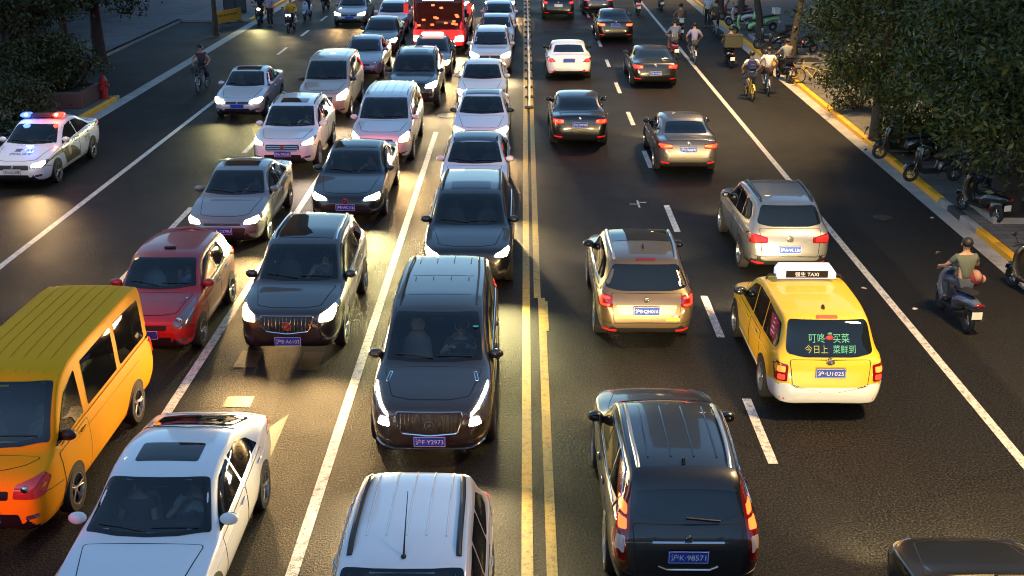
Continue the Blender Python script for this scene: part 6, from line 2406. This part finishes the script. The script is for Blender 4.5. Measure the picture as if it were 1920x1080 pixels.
tree('straight trunk tree behind the pale parked scooter', T[4], [(0, 0, 1.0), (0, 0, 2.2), (.05, 0, 3.6), (0, 0, 5.0)], (0, 0, 6.8), (2.6, 2.6, 1.9), 13, clusters=50, per=120, r0=.18, leaf=.10)
tree('straight trunk tree at the top edge above the walker', T[5], [(0, 0, 1.0), (0, 0, 2.2), (.05, 0, 3.6), (0, 0, 5.0)], (0, 0, 6.8), (2.6, 2.6, 1.9), 14, clusters=50, per=120, r0=.18, leaf=.10)
x, y = at(1540, 75, .15)
tree('thin leaning tree set back on the right pavement', (x, y), [(-.1, 0, 1.2), (-.25, 0, 2.4), (-.4, 0, 3.6)], (.4, 0, 5.4), (2.6, 2.4, 2.2), 15, clusters=55, per=130, r0=.10, leaf=.10)
x, y = at(1640, 130, .15)
tree('broad tree set far back on the right pavement', (x + 1, y), [(0, 0, 1.2), (.1, 0, 2.4), (0, 0, 3.6)], (.4, 0, 5.0), (3.4, 3.0, 2.8), 16, clusters=80, per=140, r0=.16, leaf=.11, spread=.5)
x, y = at(1880, 200, .15)
tree('bare limbed tree in front of the lit yellow shop', (x + .8, y + 3), [(0, 0, 1.2), (.1, 0, 2.4), (0, 0, 3.6)], (-.8, 0, 4.4), (3.0, 2.6, 2.0), 17, clusters=38, per=120, r0=.15, leaf=.10, spread=.5, limbs=20)
for k, (px, py, cx, rx, rz_, lab) in enumerate(((1685, 292, .6, .8, .65, 'low dark shrub under the dense trees by a black scooter'), (1588, 212, 1.3, 1.1, 1.35, 'reddish green shrub at the kerb end of the tree row'))):
    x, y = at(px, py, .15)
    shrub(lab, (x + .5, y + .6), (0, 0, cx), (rx, rx, rz_), 30 + k, clusters=34, per=150)

# left hand side
x, y = at(120, 205, .15)
px0, px1, py0, py1 = -18.7, -15.75, 41.0, 43.3
r = empty('planter', ((px0 + px1) / 2, (py0 + py1) / 2, .148), 0, 'low brick planter holding a big shrub at the left kerb', 'planter')
mb = MB()
w, d = px1 - px0, py1 - py0
for cx, cy, dx, dy in ((0, -d / 2 + .1, w, .2), (0, d / 2 - .1, w, .2), (-w / 2 + .1, 0, .2, d - .405), (w / 2 - .1, 0, .2, d - .405)):
    mb.rbox((cx, cy, .28), (dx, dy, .56), .015)
mb.build('brick_wall', mat('planter_brick', (.10, .055, .045), .8, noise=.35, nscale=5, bump=.4), r)
mb = MB()
mb.box((0, 0, .23), (w - .41, d - .41, .46))
mb.build('soil', EARTH, r, smooth=0)
shrub('big round shrub growing in the brick planter on the left', ((px0 + px1) / 2 - .1, (py0 + py1) / 2), (0, 0, 1.0), (1.65, 1.25, .95), 41, clusters=58, per=170, leaf=.075, spread=.30, z=.58)
x, y = at(25, 232, .15)
shrub('low yellow green shrub behind the police car', (x, y), (0, 0, .75), (1.3, 1.2, .7), 42, clusters=40, per=150, leaf=.07)
x, y = at(-20, 300, .15)
shrub('dark shrub at the left edge beside the police car', (x - .5, y), (0, 0, .9), (1.1, 1.3, .8), 43, m=LEAFD, clusters=36, per=150, leaf=.07)
LG = 'trees on the left forecourt'
x, y = at(12, 180, .15)
t1 = tree('forked tree with spreading bare limbs at the left edge', (x, y), [(.05, 0, .8), (.15, 0, 1.5), (.5, 0, 2.4), (.8, 0, 3.4)], (.2, 0, 4.5), (3.2, 2.6, 1.9), 51, m=LEAFD, clusters=72, per=160, r0=.26, leaf=.09, limbs=16, group=LG, name='forecourt_tree')
mb = MB()
for pts in ([(.1, 0, 1.2), (-.25, 0, 2.0), (-.35, 0, 3.8)], [(.2, 0, 1.6), (.25, 0, 2.5), (.35, 0, 3.9)], [(.25, 0, 1.7), (.9, 0, 2.35), (1.7, 0, 3.0), (2.2, 0, 3.6)], [(.22, 0, 1.5), (.8, 0, 1.8), (1.2, 0, 1.75)]):
    mb.tube(pts, [.15, .11, .07, .04][:len(pts)] if len(pts) > 3 else [.14, .10, .05], 7)
mb.build('limb', BARK, t1)
tree('slanted tree rising out of the planter shrub on the left', ((px0 + px1) / 2 - .3, (py0 + py1) / 2 + .3), [(-.15, 0, 1.2), (-.55, 0, 2.2), (-1.0, 0, 3.3)], (-.8, 0, 3.6), (2.3, 2.2, 1.5), 52, m=LEAFD, clusters=56, per=150, r0=.13, leaf=.085, group=LG, name='forecourt_tree', z=.5)
x, y = at(188, 112, .15)
tree('straight thick trunked tree behind the planter on the left', (x, y), [(0, 0, 1.2), (.02, 0, 2.4), (0, 0, 3.8)], (.6, 0, 4.0), (3.1, 2.6, 1.9), 53, m=LEAFD, clusters=76, per=160, r0=.26, leaf=.095, group=LG, name='forecourt_tree')
x, y = at(127, 118, .15)
tree('tree behind the slanted tree on the left forecourt', (x, y), [(0, 0, 1.2), (0, 0, 2.4), (0, 0, 3.8)], (0, 0, 4.1), (2.8, 2.4, 1.7), 54, m=LEAFD, clusters=60, per=150, r0=.18, leaf=.095, group=LG, name='forecourt_tree')
x, y = at(466, 64, .15)
tree('thin kerbside tree beside the dazzling scooter on the left', (KL - .45, y), [(0, 0, 1.2), (0, 0, 2.4), (0, 0, 3.6)], (0, 0, 6.4), (2.0, 2.0, 1.7), 55, m=LEAFD, clusters=40, per=110, r0=.13, leaf=.10, group=LG, name='forecourt_tree')
x, y = at(60, 60, .15)
tree('dark tree far back on the left forecourt', (x, y), [(0, 0, 1.2), (0, 0, 2.4), (0, 0, 3.6)], (0, 0, 3.2), (4.2, 3.0, 2.4), 56, m=LEAFD, clusters=90, per=130, r0=.2, leaf=.13, spread=.6, group=LG, name='forecourt_tree')
x, y = at(240, 40, .15)
tree('dark spreading tree far back beside the driveway', (x - 4, y + 5), [(0, 0, 1.2), (0, 0, 2.4), (0, 0, 3.6)], (0, 0, 3.3), (4.2, 3.0, 2.3), 57, m=LEAFD, clusters=90, per=130, r0=.2, leaf=.13, spread=.6, group=LG, name='forecourt_tree')
